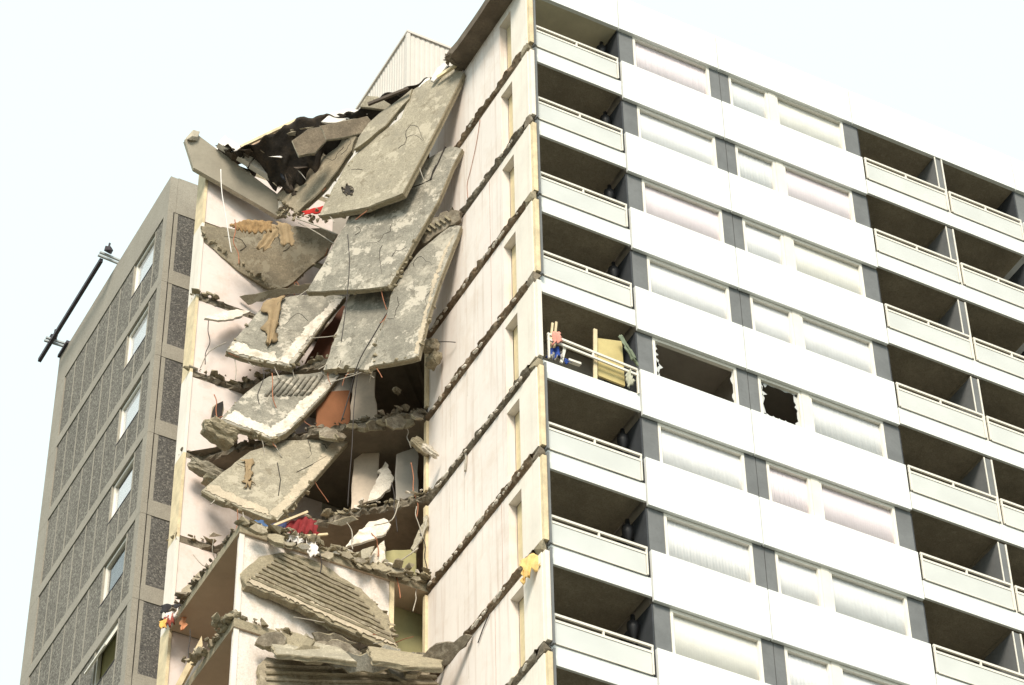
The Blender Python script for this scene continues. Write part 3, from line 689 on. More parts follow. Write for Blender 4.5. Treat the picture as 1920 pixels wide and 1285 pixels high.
slab_thing('slab_strip', 'narrow torn strip of buff slab lying against the top roof slab', P1b,
    [(772, 167), (766, 186), (745, 208), (722, 236), (690, 262), (664, 280), (672, 258), (690, 232), (712, 212), (735, 196)], 0.13, M_slab, seed=4, amp=0.016)
P2 = hang((864, 280), (733, 541), (576, 552), 5.0, 'x', -0.12)
s2 = slab_thing('hanging_slab', 'long grey streaked floor slab hanging below the buff roof slab, cracked at its upper right', P2,
    [(866, 279), (842, 275), (815, 290), (790, 305), (740, 330), (690, 350), (660, 395), (632, 447), (604, 500), (575, 547), (640, 544), (690, 541), (730, 536), (778, 450), (820, 378), (848, 312)], 0.17, M_slab2, seed=2, amp=0.014, straight=(13, 14))
for pts in (((835, 276), (822, 305), (806, 338), (790, 346), (772, 352)), ((808, 338), (812, 322), (818, 310))):
    MB().tube([P2.hit(u, v) + P2.n * 0.004 for u, v in pts], [0.026, 0.022, 0.016, 0.014, 0.008][:len(pts)], 5).build('crack', M_dark, s2)
P3 = hang((862, 425), (784, 669), (605, 693), 4.7, 'x', -0.12)
s3 = slab_thing('hanging_slab', 'grey floor slab hanging lowest beside the party wall with a long pale right arris', P3,
    [(864, 424), (848, 422), (826, 438), (790, 468), (750, 520), (735, 548), (722, 600), (704, 650), (692, 688), (702, 684), (740, 678), (784, 668), (800, 600), (822, 530), (846, 470)], 0.17, M_slab2, seed=3, amp=0.014, straight=(11, 12, 13))
patch('pale_edge_strip', P3, [(852, 440), (838, 470), (812, 545), (790, 640), (783, 664), (776, 662), (792, 600), (814, 520), (836, 462)], mat('buff_plaster', (0.52, 0.44, 0.33), 0.9, 0.15, 3.0, 0.3, 16, grit=0.4), s3, 8, 0.006)
P3b = Plane(P3.hit(700, 620) - P3.n * 0.32, P3.n + Vector((-0.05, 0.0, 0.0)))
s3b = slab_thing('hanging_slab', 'pale grey slab half hidden behind the cracked hanging slab, its foot above the dark hall', P3b,
    [(738, 530), (724, 590), (706, 650), (690, 694), (650, 690), (606, 694), (618, 664), (634, 616), (648, 572), (662, 538)], 0.16, M_slab2, seed=5, amp=0.018)
# slab whose underside faces the viewer, torn down along the bedroom wall
P4 = pl3((378, 424, 'y', 9.15), (507, 540, 'y', 9.10), (622, 450, 'y', 8.15))
s4 = slab_thing('fallen_slab', 'brownish triangular slab with its underside showing, top left under the draped brown fabric', P4,
    [(378, 424), (384, 455), (414, 480), (446, 507), (488, 530), (507, 541), (540, 536), (575, 505), (612, 476), (632, 440), (600, 428), (540, 424), (470, 428), (420, 426)], 0.17, M_slab3, seed=6, amp=0.025)
mbx = MB()
for i in range(26):
    t = i / 25; u = 380 + 125 * t + random.uniform(-4, 4); v = 440 + 96 * t + random.uniform(-6, 5); mbx.rock(P4.hit(u, v) + P4.n * random.uniform(-0.1, 0.05), [random.uniform(0.08, 0.2) for _ in range(3)], 400 + i, 10)
mbx.build('crumbled_edge', M_rough, s4)['kind'] = 'stuff'
P0 = pl3((664, 262, 'y', 6.4), (556, 398, 'y', 7.9), (516, 366, 'y', 8.8))
s0 = slab_thing('fallen_slab', 'grey roof slab under the black torn felt left of the buff slab', P0,
    [(668, 256), (656, 282), (630, 322), (600, 358), (556, 399), (516, 368), (545, 335), (580, 300), (610, 272), (640, 260)], 0.16, M_slab3, seed=7, amp=0.018)
# bedroom slabs with white plaster margins
P5 = hang((645, 556), (543, 690), (424, 661), 3.4, 'y', 7.6)
s5 = slab_thing('hanging_slab', 'tilted grey slab with white margins and torn brown cloth hanging over it', P5,
    [(648, 556), (610, 600), (575, 648), (546, 688), (500, 680), (452, 668), (424, 658), (446, 630), (472, 600), (500, 568), (545, 556), (600, 552)], 0.18, M_slab2, seed=8, amp=0.016, straight=(0, 1, 2))
patch('plaster_margin', P5, [(644, 560), (606, 602), (570, 646), (541, 684), (522, 678), (545, 650), (574, 612), (604, 586), (628, 562)], M_plaster, s5, 11)
patch('plaster_margin', P5, [(522, 678), (541, 683), (500, 676), (452, 665), (428, 657), (446, 642), (462, 647), (470, 655), (500, 662), (516, 660)], M_plaster, s5, 12, 0.016)
P6 = hang((635, 706), (515, 822), (410, 785), 3.3, 'y', 7.4)
s6 = slab_thing('hanging_slab', 'tilted slab with grooved top and white margins above the mossy corner block', P6,
    [(637, 704), (606, 742), (570, 780), (536, 812), (512, 825), (470, 808), (416, 790), (420, 778), (446, 752), (480, 722), (505, 706), (560, 702), (600, 698)], 0.18, M_slab2, seed=9, amp=0.018, straight=(0, 1, 2))
patch('plaster_margin', P6, [(634, 707), (602, 743), (566, 780), (532, 811), (512, 820), (500, 808), (532, 786), (560, 756), (590, 734), (612, 712)], M_plaster, s6, 13)
patch('plaster_margin', P6, [(512, 821), (470, 805), (420, 786), (440, 770), (452, 778), (480, 792), (504, 800)], M_plaster, s6, 14, 0.016)
for i in range(8):
    t = i / 7; a = P6.hit(498 + 78 * t, 744 - 2 * t) + P6.n * 0.02; b = P6.hit(524 + 80 * t, 712 - 8 * t) + P6.n * 0.02
    MB().tube([a - P6.n * 0.02, a.lerp(b, 0.5) - P6.n * 0.012, b - P6.n * 0.02], [0.05, 0.06, 0.05], 7).build('groove_ridge', M_slab2, s6, True)
P7 = hang((660, 818), (520, 975), (380, 925), 4.0, 'y', 7.0)
s7 = slab_thing('hanging_slab', 'broad rust-stained slab propped above the red cloth and rubble', P7,
    [(662, 816), (630, 852), (592, 895), (556, 936), (520, 976), (500, 972), (450, 952), (400, 932), (378, 920), (404, 898), (440, 868), (470, 846), (520, 828), (580, 824), (620, 812)], 0.18, M_slab, seed=10, amp=0.016, straight=(0, 1, 2, 3))
patch('plaster_margin', P7, [(658, 820), (626, 855), (588, 897), (552, 938), (518, 971), (506, 962), (540, 926), (576, 884), (610, 846), (632, 820)], mat('buff_plaster', (0.5, 0.4, 0.3)), s7, 15)
patch('plaster_margin', P7, [(506, 968), (450, 948), (400, 928), (384, 920), (396, 908), (450, 934), (500, 955)], mat('buff_plaster', (0.5, 0.4, 0.3)), s7, 16, 0.016)
for pts in (((556, 886), (584, 872), (612, 856)), ((520, 868), (526, 900), (522, 930))):
    MB().tube([P7.hit(u, v) + P7.n * 0.002 for u, v in pts], 0.012, 4).build('crack', M_dark, s7)
# block at the corner of the grooved slab
pb = at(412, 812, 'y', 7.7)
tag(MB().lump(pb, (0.85, 0.55, 0.50), 77, Matrix.Rotation(0.4, 3, 'X') @ Matrix.Rotation(0.3, 3, 'Y')).build('concrete_block', M_rough), 'mossy concrete block wedged under the white-edged grooved slab', 'concrete block')
# fallen parapet panel at the upper left, with strips of white insulation
PP = pl3((350, 255, 'y', 9.0), (530, 385, 'y', 8.7), (364, 314, 'y', 9.05))
pp = slab_thing('fallen_parapet', 'long grey-brown parapet panel tipped over the roof edge at upper left', PP,
    [(347, 262), (364, 248), (520, 364), (545, 386), (536, 402), (520, 405), (440, 358), (364, 315)], 0.16, mat('parapet_brown', (0.33, 0.295, 0.235), 0.9, 0.15, 1.2, 0.2, 20), edge=mat('parapet_arris', (0.48, 0.43, 0.34), 0.9, 0.2, 4, 0.4, 12), seed=12, amp=0.006, step=0.6, cat='parapet panel')
PPt = Plane(PP.p, PP.n)
qn = PP.hit(364, 315) - PP.hit(364, 248); qn.normalize()
a, b = PP.hit(362, 250), PP.hit(375, 272)
MB().rock(PP.hit(360, 256), (0.34, 0.30, 0.5), 61, 16).build('broken_stub', mat('parapet_arris', (0.5, 0.4, 0.3)), pp)
for (ua, va), (ub, vb), lab in (((408, 277), (466, 314), 'white insulation block on the fallen parapet, the end nearer the sky'), ((468, 316), (528, 353), 'white insulation block on the fallen parapet, the end nearer the black felt')):
    A_ = PP.hit(ua + 3, va - 5) + PP.n * 0.14; B_ = PP.hit(ub + 3, vb - 5) + PP.n * 0.14
    tag(MB().bar(A_, B_, 0.34, 0.20, PP.n).build('insulation_block', M_insul), lab, 'insulation')
tag(MB().rock(PP.hit(404, 270) - PP.n * 0.3, (0.4, 0.3, 0.22), 62, 14).build('rubble_lump', M_insul), 'small pale lump on the left end of the white insulation strip', 'rubble')
tag(MB().rock(PP.hit(528, 388) + PP.n * 0.05, (0.24, 0.2, 0.36), 63, 18).build('rubble_lump', M_plaster), 'crumbled white lump at the right end of the tipped parapet', 'rubble')

# torn roof: sagging felt, boards and insulation
def felt():
    up = [(884, 100), (862, 112), (838, 130), (800, 149), (770, 161), (735, 174), (700, 188), (668, 206), (640, 214), (600, 216), (556, 222), (530, 240), (500, 258), (470, 270), (438, 280), (412, 268)]
    lo = [(872, 134), (850, 142), (812, 162), (782, 182), (752, 205), (720, 232), (690, 258), (655, 270), (620, 285), (590, 318), (572, 345), (552, 366), (528, 364), (494, 334), (458, 306), (420, 288)]
    n = len(up); top = []; bot = []
    for i in range(n):
        t = i / (n - 1); y = 3.5 + (8.7 - 3.5) * t
        top.append(at(*up[i], 'y', y)); bot.append(at(*lo[i], 'y', y + 0.9))
    return top, bot
ft, fb = felt()
o = cloth('roof_felt', 'black torn roofing felt sagging along the broken roof edge', ft, fb, M_felt, 'roofing felt', rip=0.13, folds=13, nx=90, ny=16, seed=4, rag=0.16)
# roof deck edge lying on the felt line
mbd = MB(); tp = [p + Vector((0.02, 0.18, 0.03)) for p in ft]
for i in range(len(tp) - 1): mbd.prism([tp[i], tp[i + 1], tp[i + 1] + Vector((0.25, 0.55, 0.12)), tp[i] + Vector((0.25, 0.55, 0.12))], (0, 0, 0.05))
tag(mbd.build('roof_deck_strip', M_felttop), 'brown strip of torn roof deck along the top of the black felt', 'roof deck')
for (out, yv, lab) in ((((604, 228), (622, 212), (650, 205), (684, 206), (688, 214), (660, 220), (632, 230)), 6.6, 'curved white board peeling from the felt in the middle of the roof edge'),
                  (((676, 200), (688, 180), (708, 182), (732, 196), (724, 206), (700, 202)), 5.5, 'pale square board on the felt below the plant room'),
                  (((512, 268), (536, 244), (562, 228), (568, 234), (548, 252), (522, 270)), 7.7, 'orange-tinged board standing in the felt near the tipped parapet'),
                  (((786, 162), (798, 148), (806, 146), (802, 158), (790, 170)), 4.4, 'small white block in the felt beside the top of the buff slab'),
                  (((808, 150), (820, 128), (832, 118), (838, 122), (826, 138), (814, 152)), 3.9, 'white splinter where the felt meets the roof stub'),
                  (((600, 236), (640, 228), (688, 218), (700, 232), (676, 250), (640, 258), (612, 262)), 6.1, 'brown broken roof slab under the curved white board'),
                  (((548, 264), (578, 242), (604, 238), (612, 262), (590, 286), (560, 292)), 6.9, 'dark brown deck piece between the curved board and the blue-black flap'),
                  (((446, 280), (480, 258), (524, 238), (530, 244), (500, 262), (470, 280)), 8.4, 'thin tan board edge along the felt at its left end')):
    cen = out[0]; pl = Plane(at(cen[0], cen[1], 'y', yv), (-0.45, -0.75, -0.1))
    slab_thing('roof_board', lab, pl, list(out), 0.07, M_slab if 'square' in lab else mat('deck_brown', (0.20, 0.16, 0.115), 0.95, 0.35, 3, 0.5, 14, grit=0.6) if 'brown' in lab else M_insul if 'tan' not in lab and 'orange' not in lab else mat('tan_board', (0.62, 0.48, 0.36), 0.9, 0.12, 3, 0.2), edge=M_slab if ('square' in lab or 'brown' in lab) else M_insul, seed=int(yv * 10), amp=0.012, step=0.2, cat='roof board')
plf = Plane(at(560, 320, 'y', 7.9), (-0.4, -0.8, -0.35))
cloth('felt_flap', 'crumpled blue-black felt flap hanging over the grey roof slab', [plf.hit(u, v) for u, v in ((516, 302), (540, 294), (566, 292), (592, 300))], [plf.hit(u, v) for u, v in ((534, 346), (546, 350), (564, 332), (594, 318))], mat('felt_blue_black', (0.035, 0.038, 0.05), 0.55, 0.4, 4, 0.5, 14), 'roofing felt', rip=0.05, folds=3, seed=9)
# broken ledges at the roof level and rows above
mbx = MB()
for i in range(40):
    t = random.random(); p = at(520 + 100 * t, 398 + 12 * t, 'y', 8.2 - 1.2 * t); mbx.rock(p + Vector((random.uniform(-.1, .1), random.uniform(-.2, .2), random.uniform(-.08, .08))), [random.uniform(0.05, 0.18) for _ in range(3)], 600 + i, 9)
tag(mbx.build('rubble', M_rough), 'crumbs of concrete below the grey roof slab and red cloth', 'rubble', kind='stuff')
plr = Plane(at(590, 395, 'y', 7.3), (-0.35, -0.9, 0.1))
cloth('red_cloth', 'scrap of bright red cloth between the two roof slabs', [plr.hit(568, 396), plr.hit(610, 385)], [plr.hit(572, 404), plr.hit(608, 400)], M_cbright, rip=0.02, folds=2, nx=8, ny=5, seed=2)
# corrugated broken edge right of the cracked slab
plc = Plane(at(830, 415, 'x', -0.45), (-0.7, -0.6, -0.2))
oc = slab_thing('broken_slab_end', 'dark ribbed slab end jammed between hanging slabs and party wall', plc, [(790, 432), (808, 412), (836, 396), (864, 396), (862, 412), (836, 430), (812, 444), (792, 456)], 0.16, M_broken, M_broken, seed=13, amp=0.03, step=0.1)
for i in range(6):
    a = plc.hit(790 + 9 * i, 432 - 5 * i) + plc.n * 0.03; b = plc.hit(800 + 9 * i, 440 - 5 * i) + plc.n * 0.03
    MB().bar(a, b, 0.05, 0.06, plc.n).build('rib', M_rough, oc)

# ---- ribbed slab leaning on the living-room wall, and the heap below
P8 = pl3((455, 1080, 'y', 5.22), (740, 1215, 'y', 4.75), (560, 1045, 'y', 5.28))
s8 = slab_thing('ribbed_slab', 'big ribbed slab leaning against the white wall under the red cloth', P8,
    [(454, 1076), (470, 1058), (486, 1044), (530, 1036), (570, 1044), (610, 1062), (650, 1088), (684, 1112), (702, 1130), (728, 1154), (730, 1176), (746, 1213), (736, 1220), (660, 1186), (590, 1150), (520, 1118), (462, 1098)], 0.20, M_rough, seed=14, amp=0.03, step=0.15)
for i in range(9):
    t = i / 8
    u0, v0 = 470 + 60 * t, 1084 - 44 * t; u1, v1 = 738 - 76 * t * 1.0, 1204 - 100 * t
    pts = []
    n = 16
    for j in range(n + 1):
        s = j / n; pts.append(P8.hit(u0 + (u1 - u0) * s, v0 + (v1 - v0) * s + random.uniform(-1.2, 1.2)) + P8.n * 0.015)
    MB().tube(pts, [0.055 + 0.018 * noise.noise(Vector((i * 3, j * 0.9, 0))) for j in range(n + 1)], 6).build('rib', M_slab3 if i % 2 else M_rough, s8)
patch('smooth_lower_edge', P8, [(462, 1092), (474, 1082), (560, 1120), (660, 1162), (738, 1202), (742, 1213), (650, 1176), (560, 1132)], mat('buff_plaster', (0.5, 0.4, 0.3)), s8, 17, 0.03, amp=0.02)
P9 = pl3((500, 1245, 'y', 5.15), (780, 1285, 'y', 4.7), (600, 1205, 'y', 5.2))
s9 = slab_thing('ribbed_slab', 'lowest ribbed slab at the bottom edge below the heap of broken slabs', P9,
    [(486, 1246), (500, 1232), (560, 1236), (640, 1246), (720, 1256), (800, 1262), (840, 1300), (800, 1340), (480, 1340)], 0.2, M_slab3, seed=15, amp=0.03, step=0.15)
for i in range(7):
    pts = [P9.hit(498 + 320 * j / 12, 1250 + 13 * i + 8 * j / 12 + random.uniform(-1, 1)) + P9.n * 0.015 for j in range(13)]
    MB().tube(pts, 0.05, 6).build('rib', M_rough if i % 2 else M_slab3, s9)
heap = [([(508, 1206), (560, 1196), (640, 1216), (668, 1240), (610, 1232), (520, 1226)], 4.95, M_slab, 'grey slab piece topmost on the lower heap at its left end'),
        ([(594, 1234), (660, 1226), (740, 1240), (768, 1256), (700, 1262), (630, 1254)], 4.75, M_slab2, 'pale slab piece in the middle of the lower heap'),
        ([(690, 1212), (760, 1222), (830, 1234), (826, 1252), (770, 1248), (700, 1238)], 4.6, M_rough, 'brown slab piece at the right end of the lower heap'),
        ([(586, 1186), (640, 1192), (668, 1206), (640, 1218), (596, 1206)], 5.0, M_broken, 'dark slab piece wedged under the big ribbed slab')]
for i, (out, yv, mt_, lab) in enumerate(heap):
    slab_thing('slab_piece', lab, Plane(at(out[0][0], out[0][1], 'y', yv), (-0.25, -0.7, 0.55 if i % 2 == 0 else -0.4)), out, 0.13, mt_, seed=30 + i, amp=0.03, step=0.15, cat='slab piece')
# curled end of the row-6 slab against the cross wall
plq = pl3((800, 1240, 'y', 5.0), (880, 1195, 'y', 3.3), (830, 1215, 'y', 4.3))
slab_thing('curled_slab_end', 'dark sagging slab end tearing off the party wall above the lower heap', Plane(at(850, 1210, 'x', -0.35), (-0.55, -0.55, -0.62)),
    [(786, 1238), (806, 1216), (836, 1204), (870, 1190), (884, 1192), (874, 1206), (852, 1230), (826, 1250), (800, 1258)], 0.16, M_broken, M_broken, seed=16, amp=0.03, step=0.12)

# ---- rubble along ledges
def ledge_rubble(name, label, line, n, size, seed, material=M_rough, spread=0.10, lift=0.06):
    rnd = random.Random(seed); mb = MB(); L = [Vector(p) for p in line]
    for i in range(n):
        x = rnd.random() * (len(L) - 1); j = int(x); p = L[j].lerp(L[min(j + 1, len(L) - 1)], x - j)
        s = size * (0.4 + rnd.random() ** 2 * 1.3)
        mb.rock(p + Vector((rnd.gauss(0, spread), rnd.gauss(0, spread), rnd.uniform(0, lift))), (s * rnd.uniform(0.8, 1.8), s * rnd.uniform(0.7, 1.3), s * rnd.uniform(0.4, 0.9)), seed * 1000 + i, 9)
    o = mb.build(name, material); tag(o, label, 'rubble', kind='stuff'); return o
ledge_rubble('rubble', 'broken concrete crumbs along the floor edge below the triangular slab', edges[1][:6], 50, 0.14, 41)
ledge_rubble('rubble', 'knobbly concrete rubble along the floor edge above the grooved slab', edges[2], 130, 0.14, 42)
ledge_rubble('rubble', 'dark rubble along the floor edge above the rust-stained slab', edges[3], 130, 0.14, 43, M_broken)
ledge_rubble('rubble', 'rubble along the floor edge behind the red cloth', edges[4], 130, 0.15, 44)
l5 = [at(u, v, 'z', slab_top(5)) for u, v in ((448, 990), (520, 1008), (600, 1035), (680, 1062), (740, 1080), (800, 1094))]
ledge_rubble('rubble', 'thick rubble on top of the white wall above the big ribbed slab', l5, 260, 0.17, 45, spread=0.13, lift=0.14)
ledge_rubble('rubble', 'white plaster crumbs among the thick rubble on top of the white wall', l5[1:], 60, 0.15, 55, M_plaster, 0.14, 0.2)
ledge_rubble('rubble', 'white plaster crumbs along the floor edge behind the red cloth', edges[4][4:], 45, 0.13, 56, M_plaster, 0.14, 0.1)
ledge_rubble('rubble', 'pale crumbs along the floor edge above the grooved slab', edges[2], 45, 0.11, 57, M_slab, 0.1, 0.08)
ledge_rubble('rubble', 'torn crumbs of felt and screed at the lower end of the roof stub', [at(u, v, 'z', 1.6) for u, v in ((842, 108), (850, 118), (866, 130))], 40, 0.13, 58, M_broken, 0.08, 0.1)
l5b = [at(u, v, 'z', slab_top(5)) for u, v in ((308, 1170), (350, 1120), (400, 1060), (445, 1000))]
ledge_rubble('rubble', 'rubble spilling along the free edge of the bedroom floor at lower left', l5b, 90, 0.14, 46, M_broken, 0.07)
l6 = [at(u, v, 'z', slab_top(6)) for u, v in ((412, 1166), (480, 1188), (560, 1210), (680, 1240), (800, 1262))]
ledge_rubble('rubble', 'rubble on the ledge between the ribbed slabs', l6, 240, 0.17, 47, spread=0.14, lift=0.14)
ledge_rubble('rubble', 'pale lumps on the ledge between the ribbed slabs', l6, 70, 0.16, 59, M_slab, 0.15, 0.2)
l6b = [at(u, v, 'z', slab_top(6)) for u, v in ((350, 1245), (380, 1222), (410, 1196), (436, 1176))]
ledge_rubble('rubble', 'grey rubble on the bedroom floor edge at the bottom left corner', l6b, 60, 0.14, 48, M_slab3, 0.07)
# single lumps that can be picked out
def lump(u, v, ax, val, size, seed, material, label, rot=0.3):
    tag(MB().lump(at(u, v, ax, val), size, seed, Matrix.Rotation(rot, 3, 'Y') @ Matrix.Rotation(rot * 0.7, 3, 'X')).build('concrete_lump', material), label, 'concrete lump')
lump(808, 650, 'x', -0.35, (0.36, 0.36, 0.34), 71, M_slab3, 'round concrete lump on the party wall below the lowest hanging slab')
lump(813, 676, 'x', -0.25, (0.30, 0.42, 0.40), 72, M_rough, 'second concrete lump stuck to the party wall under the round one')
lump(790, 838, 'x', -0.25, (0.55, 0.22, 0.26), 73, M_rough, 'pale broken stub poking past the party wall end into the dark hall', 0.5)
lump(806, 846, 'x', -0.35, (0.42, 0.16, 0.16), 74, M_plaster, 'white tipped splinter beside the stub at the party wall end', 0.5)
lump(744, 733, 'y', 6.3, (0.22, 0.15, 0.14), 75, M_slab3, 'small lump hanging in front of the dark hall')
lump(386, 882, 'y', 8.9, (0.85, 0.3, 0.36), 76, M_slab, 'flat concrete piece lying on the ledge left of the rust-stained slab', 0.15)
lump(395, 902, 'y', 8.7, (0.4, 0.3, 0.24), 79, M_rough, 'dark lump under the flat piece left of the rust-stained slab', 0.2)
# pieces at left ledge row 1 / row 2
for out, yv, nrm, mt_, lab in ((((450, 556), (500, 546), (560, 536), (596, 530), (578, 546), (520, 556), (466, 572)), 8.0, (-0.3, -0.6, -0.7), M_slab3, 'flat slab sliver between the triangular slab and the cloth-hung slab'),
        (((384, 596), (414, 586), (444, 580), (470, 584), (448, 594), (410, 600)), 8.9, (-0.2, -0.8, 0.4), M_plaster, 'white sagging plaster strip on the upper left ledge'),
        (((398, 772), (406, 758), (418, 752), (416, 780), (406, 788), (396, 782)), 8.9, (-0.3, -0.9, 0), M_dark, 'dark hanging flake on the pink wall left of the grooved slab'),
        (((342, 1104), (360, 1086), (376, 1070), (374, 1090), (362, 1108), (344, 1116)), 8.2, (-0.5, -0.8, 0.2), M_slab3, 'grey slab flake leaning at the free bedroom floor edge'),
        (((648, 1026), (668, 1002), (690, 980), (720, 972), (732, 984), (722, 1000), (690, 1012)), 5.9, (-0.3, -0.8, 0.4), M_plaster, 'large white plaster piece on the ledge right of the red cloth'),
        (((690, 1050), (704, 1030), (720, 1014), (720, 1060), (706, 1062)), 5.6, (-0.5, -0.8, 0.2), M_plaster, 'upright white plaster piece at the right of the ledge'),
        (((656, 1044), (680, 1030), (702, 1024), (694, 1042), (672, 1054)), 5.5, (-0.3, -0.8, 0.5), M_slab, 'buff plaster piece below the large white one on the ledge'),
        (((690, 940), (700, 912), (722, 866), (738, 896), (730, 916), (706, 936)), 6.5, (-0.4, -0.85, 0.2), M_plaster, 'jagged white plaster splinter standing in the dark hall'),
        (((612, 980), (660, 968), (670, 975), (640, 986)), 6.2, (-0.3, -0.6, -0.6), M_slab, 'flat slab piece on the ledge behind the red cloth'),
        (((770, 1028), (788, 988), (800, 965), (802, 985), (790, 1012), (778, 1034)), 5.2, (-0.6, -0.7, 0.1), M_slab, 'leaning splinter at the back end of the party wall')):
    c = out[len(out) // 2]; slab_thing('plaster_piece' if mt_ is M_plaster else 'slab_flake', lab, Plane(at(c[0], c[1], 'y', yv), nrm), list(out), 0.07, mt_, edge=M_rough if mt_ is not M_plaster else M_plaster, seed=out[0][0], amp=0.02, step=0.12, cat='debris')

# loose pieces that nothing tells apart, heaped on the two lower ledges
rp = random.Random(321); ORD = 'first second third fourth fifth sixth seventh eighth ninth tenth eleventh twelfth thirteenth fourteenth fifteenth sixteenth'.split()
def shards(n, uv, yv, mats, name, label, group, rmin, rmax, cat):
    for i in range(n):
        u, v = uv((i + rp.uniform(0.2, 0.8)) / n); r = rp.uniform(rmin, rmax); k = rp.randint(5, 8); a0 = rp.uniform(0, 6); st = rp.uniform(0.35, 0.7); tl = rp.uniform(-0.2, 0.9)
        out = [(u + r * math.cos(a0 + j * 6.28 / k) * rp.uniform(0.7, 1.2), v + r * st * math.sin(a0 + j * 6.28 / k) * rp.uniform(0.7, 1.2) + 0.35 * r * math.cos(a0 + j * 6.28 / k) * tl) for j in range(k)]
        pl = Plane(at(u, v, 'y', yv(u) - rp.uniform(0, 0.35)), (rp.uniform(-0.6, 0.2), -0.8, rp.uniform(-0.6, 0.7)))
        slab_thing(name, '%s %s' % (ORD[i], label), pl, out, rp.uniform(0.05, 0.14), rp.choice(mats), seed=700 + i + int(rmax), amp=0.02, step=0.12, cat=cat, group=group)
shards(16, lambda t: (500 + 310 * t, 1204 + 44 * t + rp.uniform(-8, 14)), lambda u: 5.0 - 0.4 * (u - 500) / 300, (M_slab, M_slab2, M_rough, M_slab3, M_broken), 'slab_piece', 'small slab piece from the left in the heap on the lower ledge', 'slab pieces in the lower heap', 14, 36, 'slab piece')
shards(15, lambda t: (470 + 320 * t, 992 + 100 * t + rp.uniform(-10, 4)), lambda u: 5.35, (M_slab, M_rough, M_plaster, M_slab3, M_broken), 'plaster_piece', 'small broken piece from the left in the rubble above the white wall', 'broken pieces above the white wall', 8, 20, 'debris')
shards(9, lambda t: (610 + 180 * t, 812 - 32 * t + rp.uniform(-6, 10)), lambda u: 7.0 - 1.7 * (u - 610) / 190, (M_broken, M_rough, M_broken), 'slab_piece', 'dark broken piece from the left on the ledge before the dark hall', 'broken pieces on the hall ledge', 10, 26, 'slab piece')

# ---- fabrics and belongings
pld = Plane(at(510, 430, 'y', 7.9), (-0.35, -0.92, 0.1))
def h(pl, *q): return [pl.hit(u, v) for u, v in q]
cloth('brown_fabric', 'torn brown fabric draped over the triangular slab, left strip', h(pld, (508, 420), (535, 424)), h(pld, (480, 466), (500, 470)), M_cbrown, rip=0.04, folds=2, nx=8, ny=12, seed=11)
cloth('brown_fabric', 'torn brown fabric draped over the triangular slab, right strip', h(pld, (518, 416), (545, 422)), h(pld, (528, 460), (552, 462)), M_cbrown, rip=0.04, folds=2, nx=8, ny=12, seed=12)
cloth('brown_fabric', 'rust-brown fringed matting hanging under the tipped parapet', h(pld, (430, 420), (460, 412), (510, 414)), h(pld, (440, 428), (470, 438), (516, 434)), mat('rust_matting', (0.30, 0.19, 0.09), 0.95, 0.35, 9, 0.6, 30), rip=0.05, folds=8, nx=26, ny=6, seed=13)
pl5 = Plane(P5.p + P5.n * 0.08, P5.n)
cloth('brown_fabric', 'long tan torn cloth hanging over the white-edged slab', h(pl5, (500, 562), (534, 554)), h(pl5, (498, 650), (514, 640)), M_cbrown, rip=0.035, folds=2, nx=9, ny=20, seed=14, rag=0.12)
pl7 = Plane(P7.p + P7.n * 0.05, P7.n)
cloth('rust_stain_cloth', 'ochre rag stuck to the rust-stained slab', h(pl7, (455, 862), (472, 860)), h(pl7, (460, 915), (474, 908)), M_cbrown, rip=0.02, folds=2, nx=6, ny=12, seed=15, rag=0.1)
plx = Plane(at(560, 985, 'y', 5.4), (-0.35, -0.85, 0.4))
cloth('red_cloth', 'dark red cloth heaped on the ledge above the white wall', h(plx, (540, 982), (570, 968), (590, 976)), h(plx, (528, 1000), (562, 1002), (596, 1000)), M_cred, rip=0.06, folds=4, seed=16)
cloth('blue_cloth', 'blue cloth hanging at the left end of the rubble ledge', h(plx, (476, 976), (498, 976)), h(plx, (482, 1010), (506, 1016)), M_cblue, rip=0.04, folds=2, nx=8, ny=10, seed=17)
cloth('blue_cloth', 'navy scrap between the blue and the dark red cloth', h(plx, (506, 982), (540, 976)), h(plx, (510, 996), (538, 990)), mat('navy_fabric', (0.04, 0.05, 0.12), 0.95, 0.2, 5), rip=0.03, folds=2, nx=8, ny=6, seed=18)
plw = Plane(at(585, 1020, 'y', 5.15), (-0.2, -0.95, 0.2))
cloth('white_cloth', 'white cloth hanging from the rubble over the white wall top', h(plw, (572, 1010), (592, 1008)), h(plw, (578, 1044), (598, 1042)), M_cwhite, rip=0.03, folds=2, nx=8, ny=10, seed=19)
cloth('white_cloth', 'crumpled white rag on the rubble in front of the red cloth', h(plw, (530, 1000), (570, 1010)), h(plw, (538, 1016), (568, 1020)), M_cwhite, rip=0.05, folds=3, nx=10, ny=6, seed=20)
tag(MB().bar(at(512, 986, 'y', 5.3), at(576, 960, 'y', 5.5), 0.06, 0.05).build('plank', M_wood), 'thin plank sticking up across the red cloth', 'plank')
tag(MB().bar(at(566, 1006, 'y', 5.2), at(614, 1002, 'y', 5.2), 0.05, 0.05).build('plank', M_wood), 'thin pale batten lying right of the red cloth', 'plank')
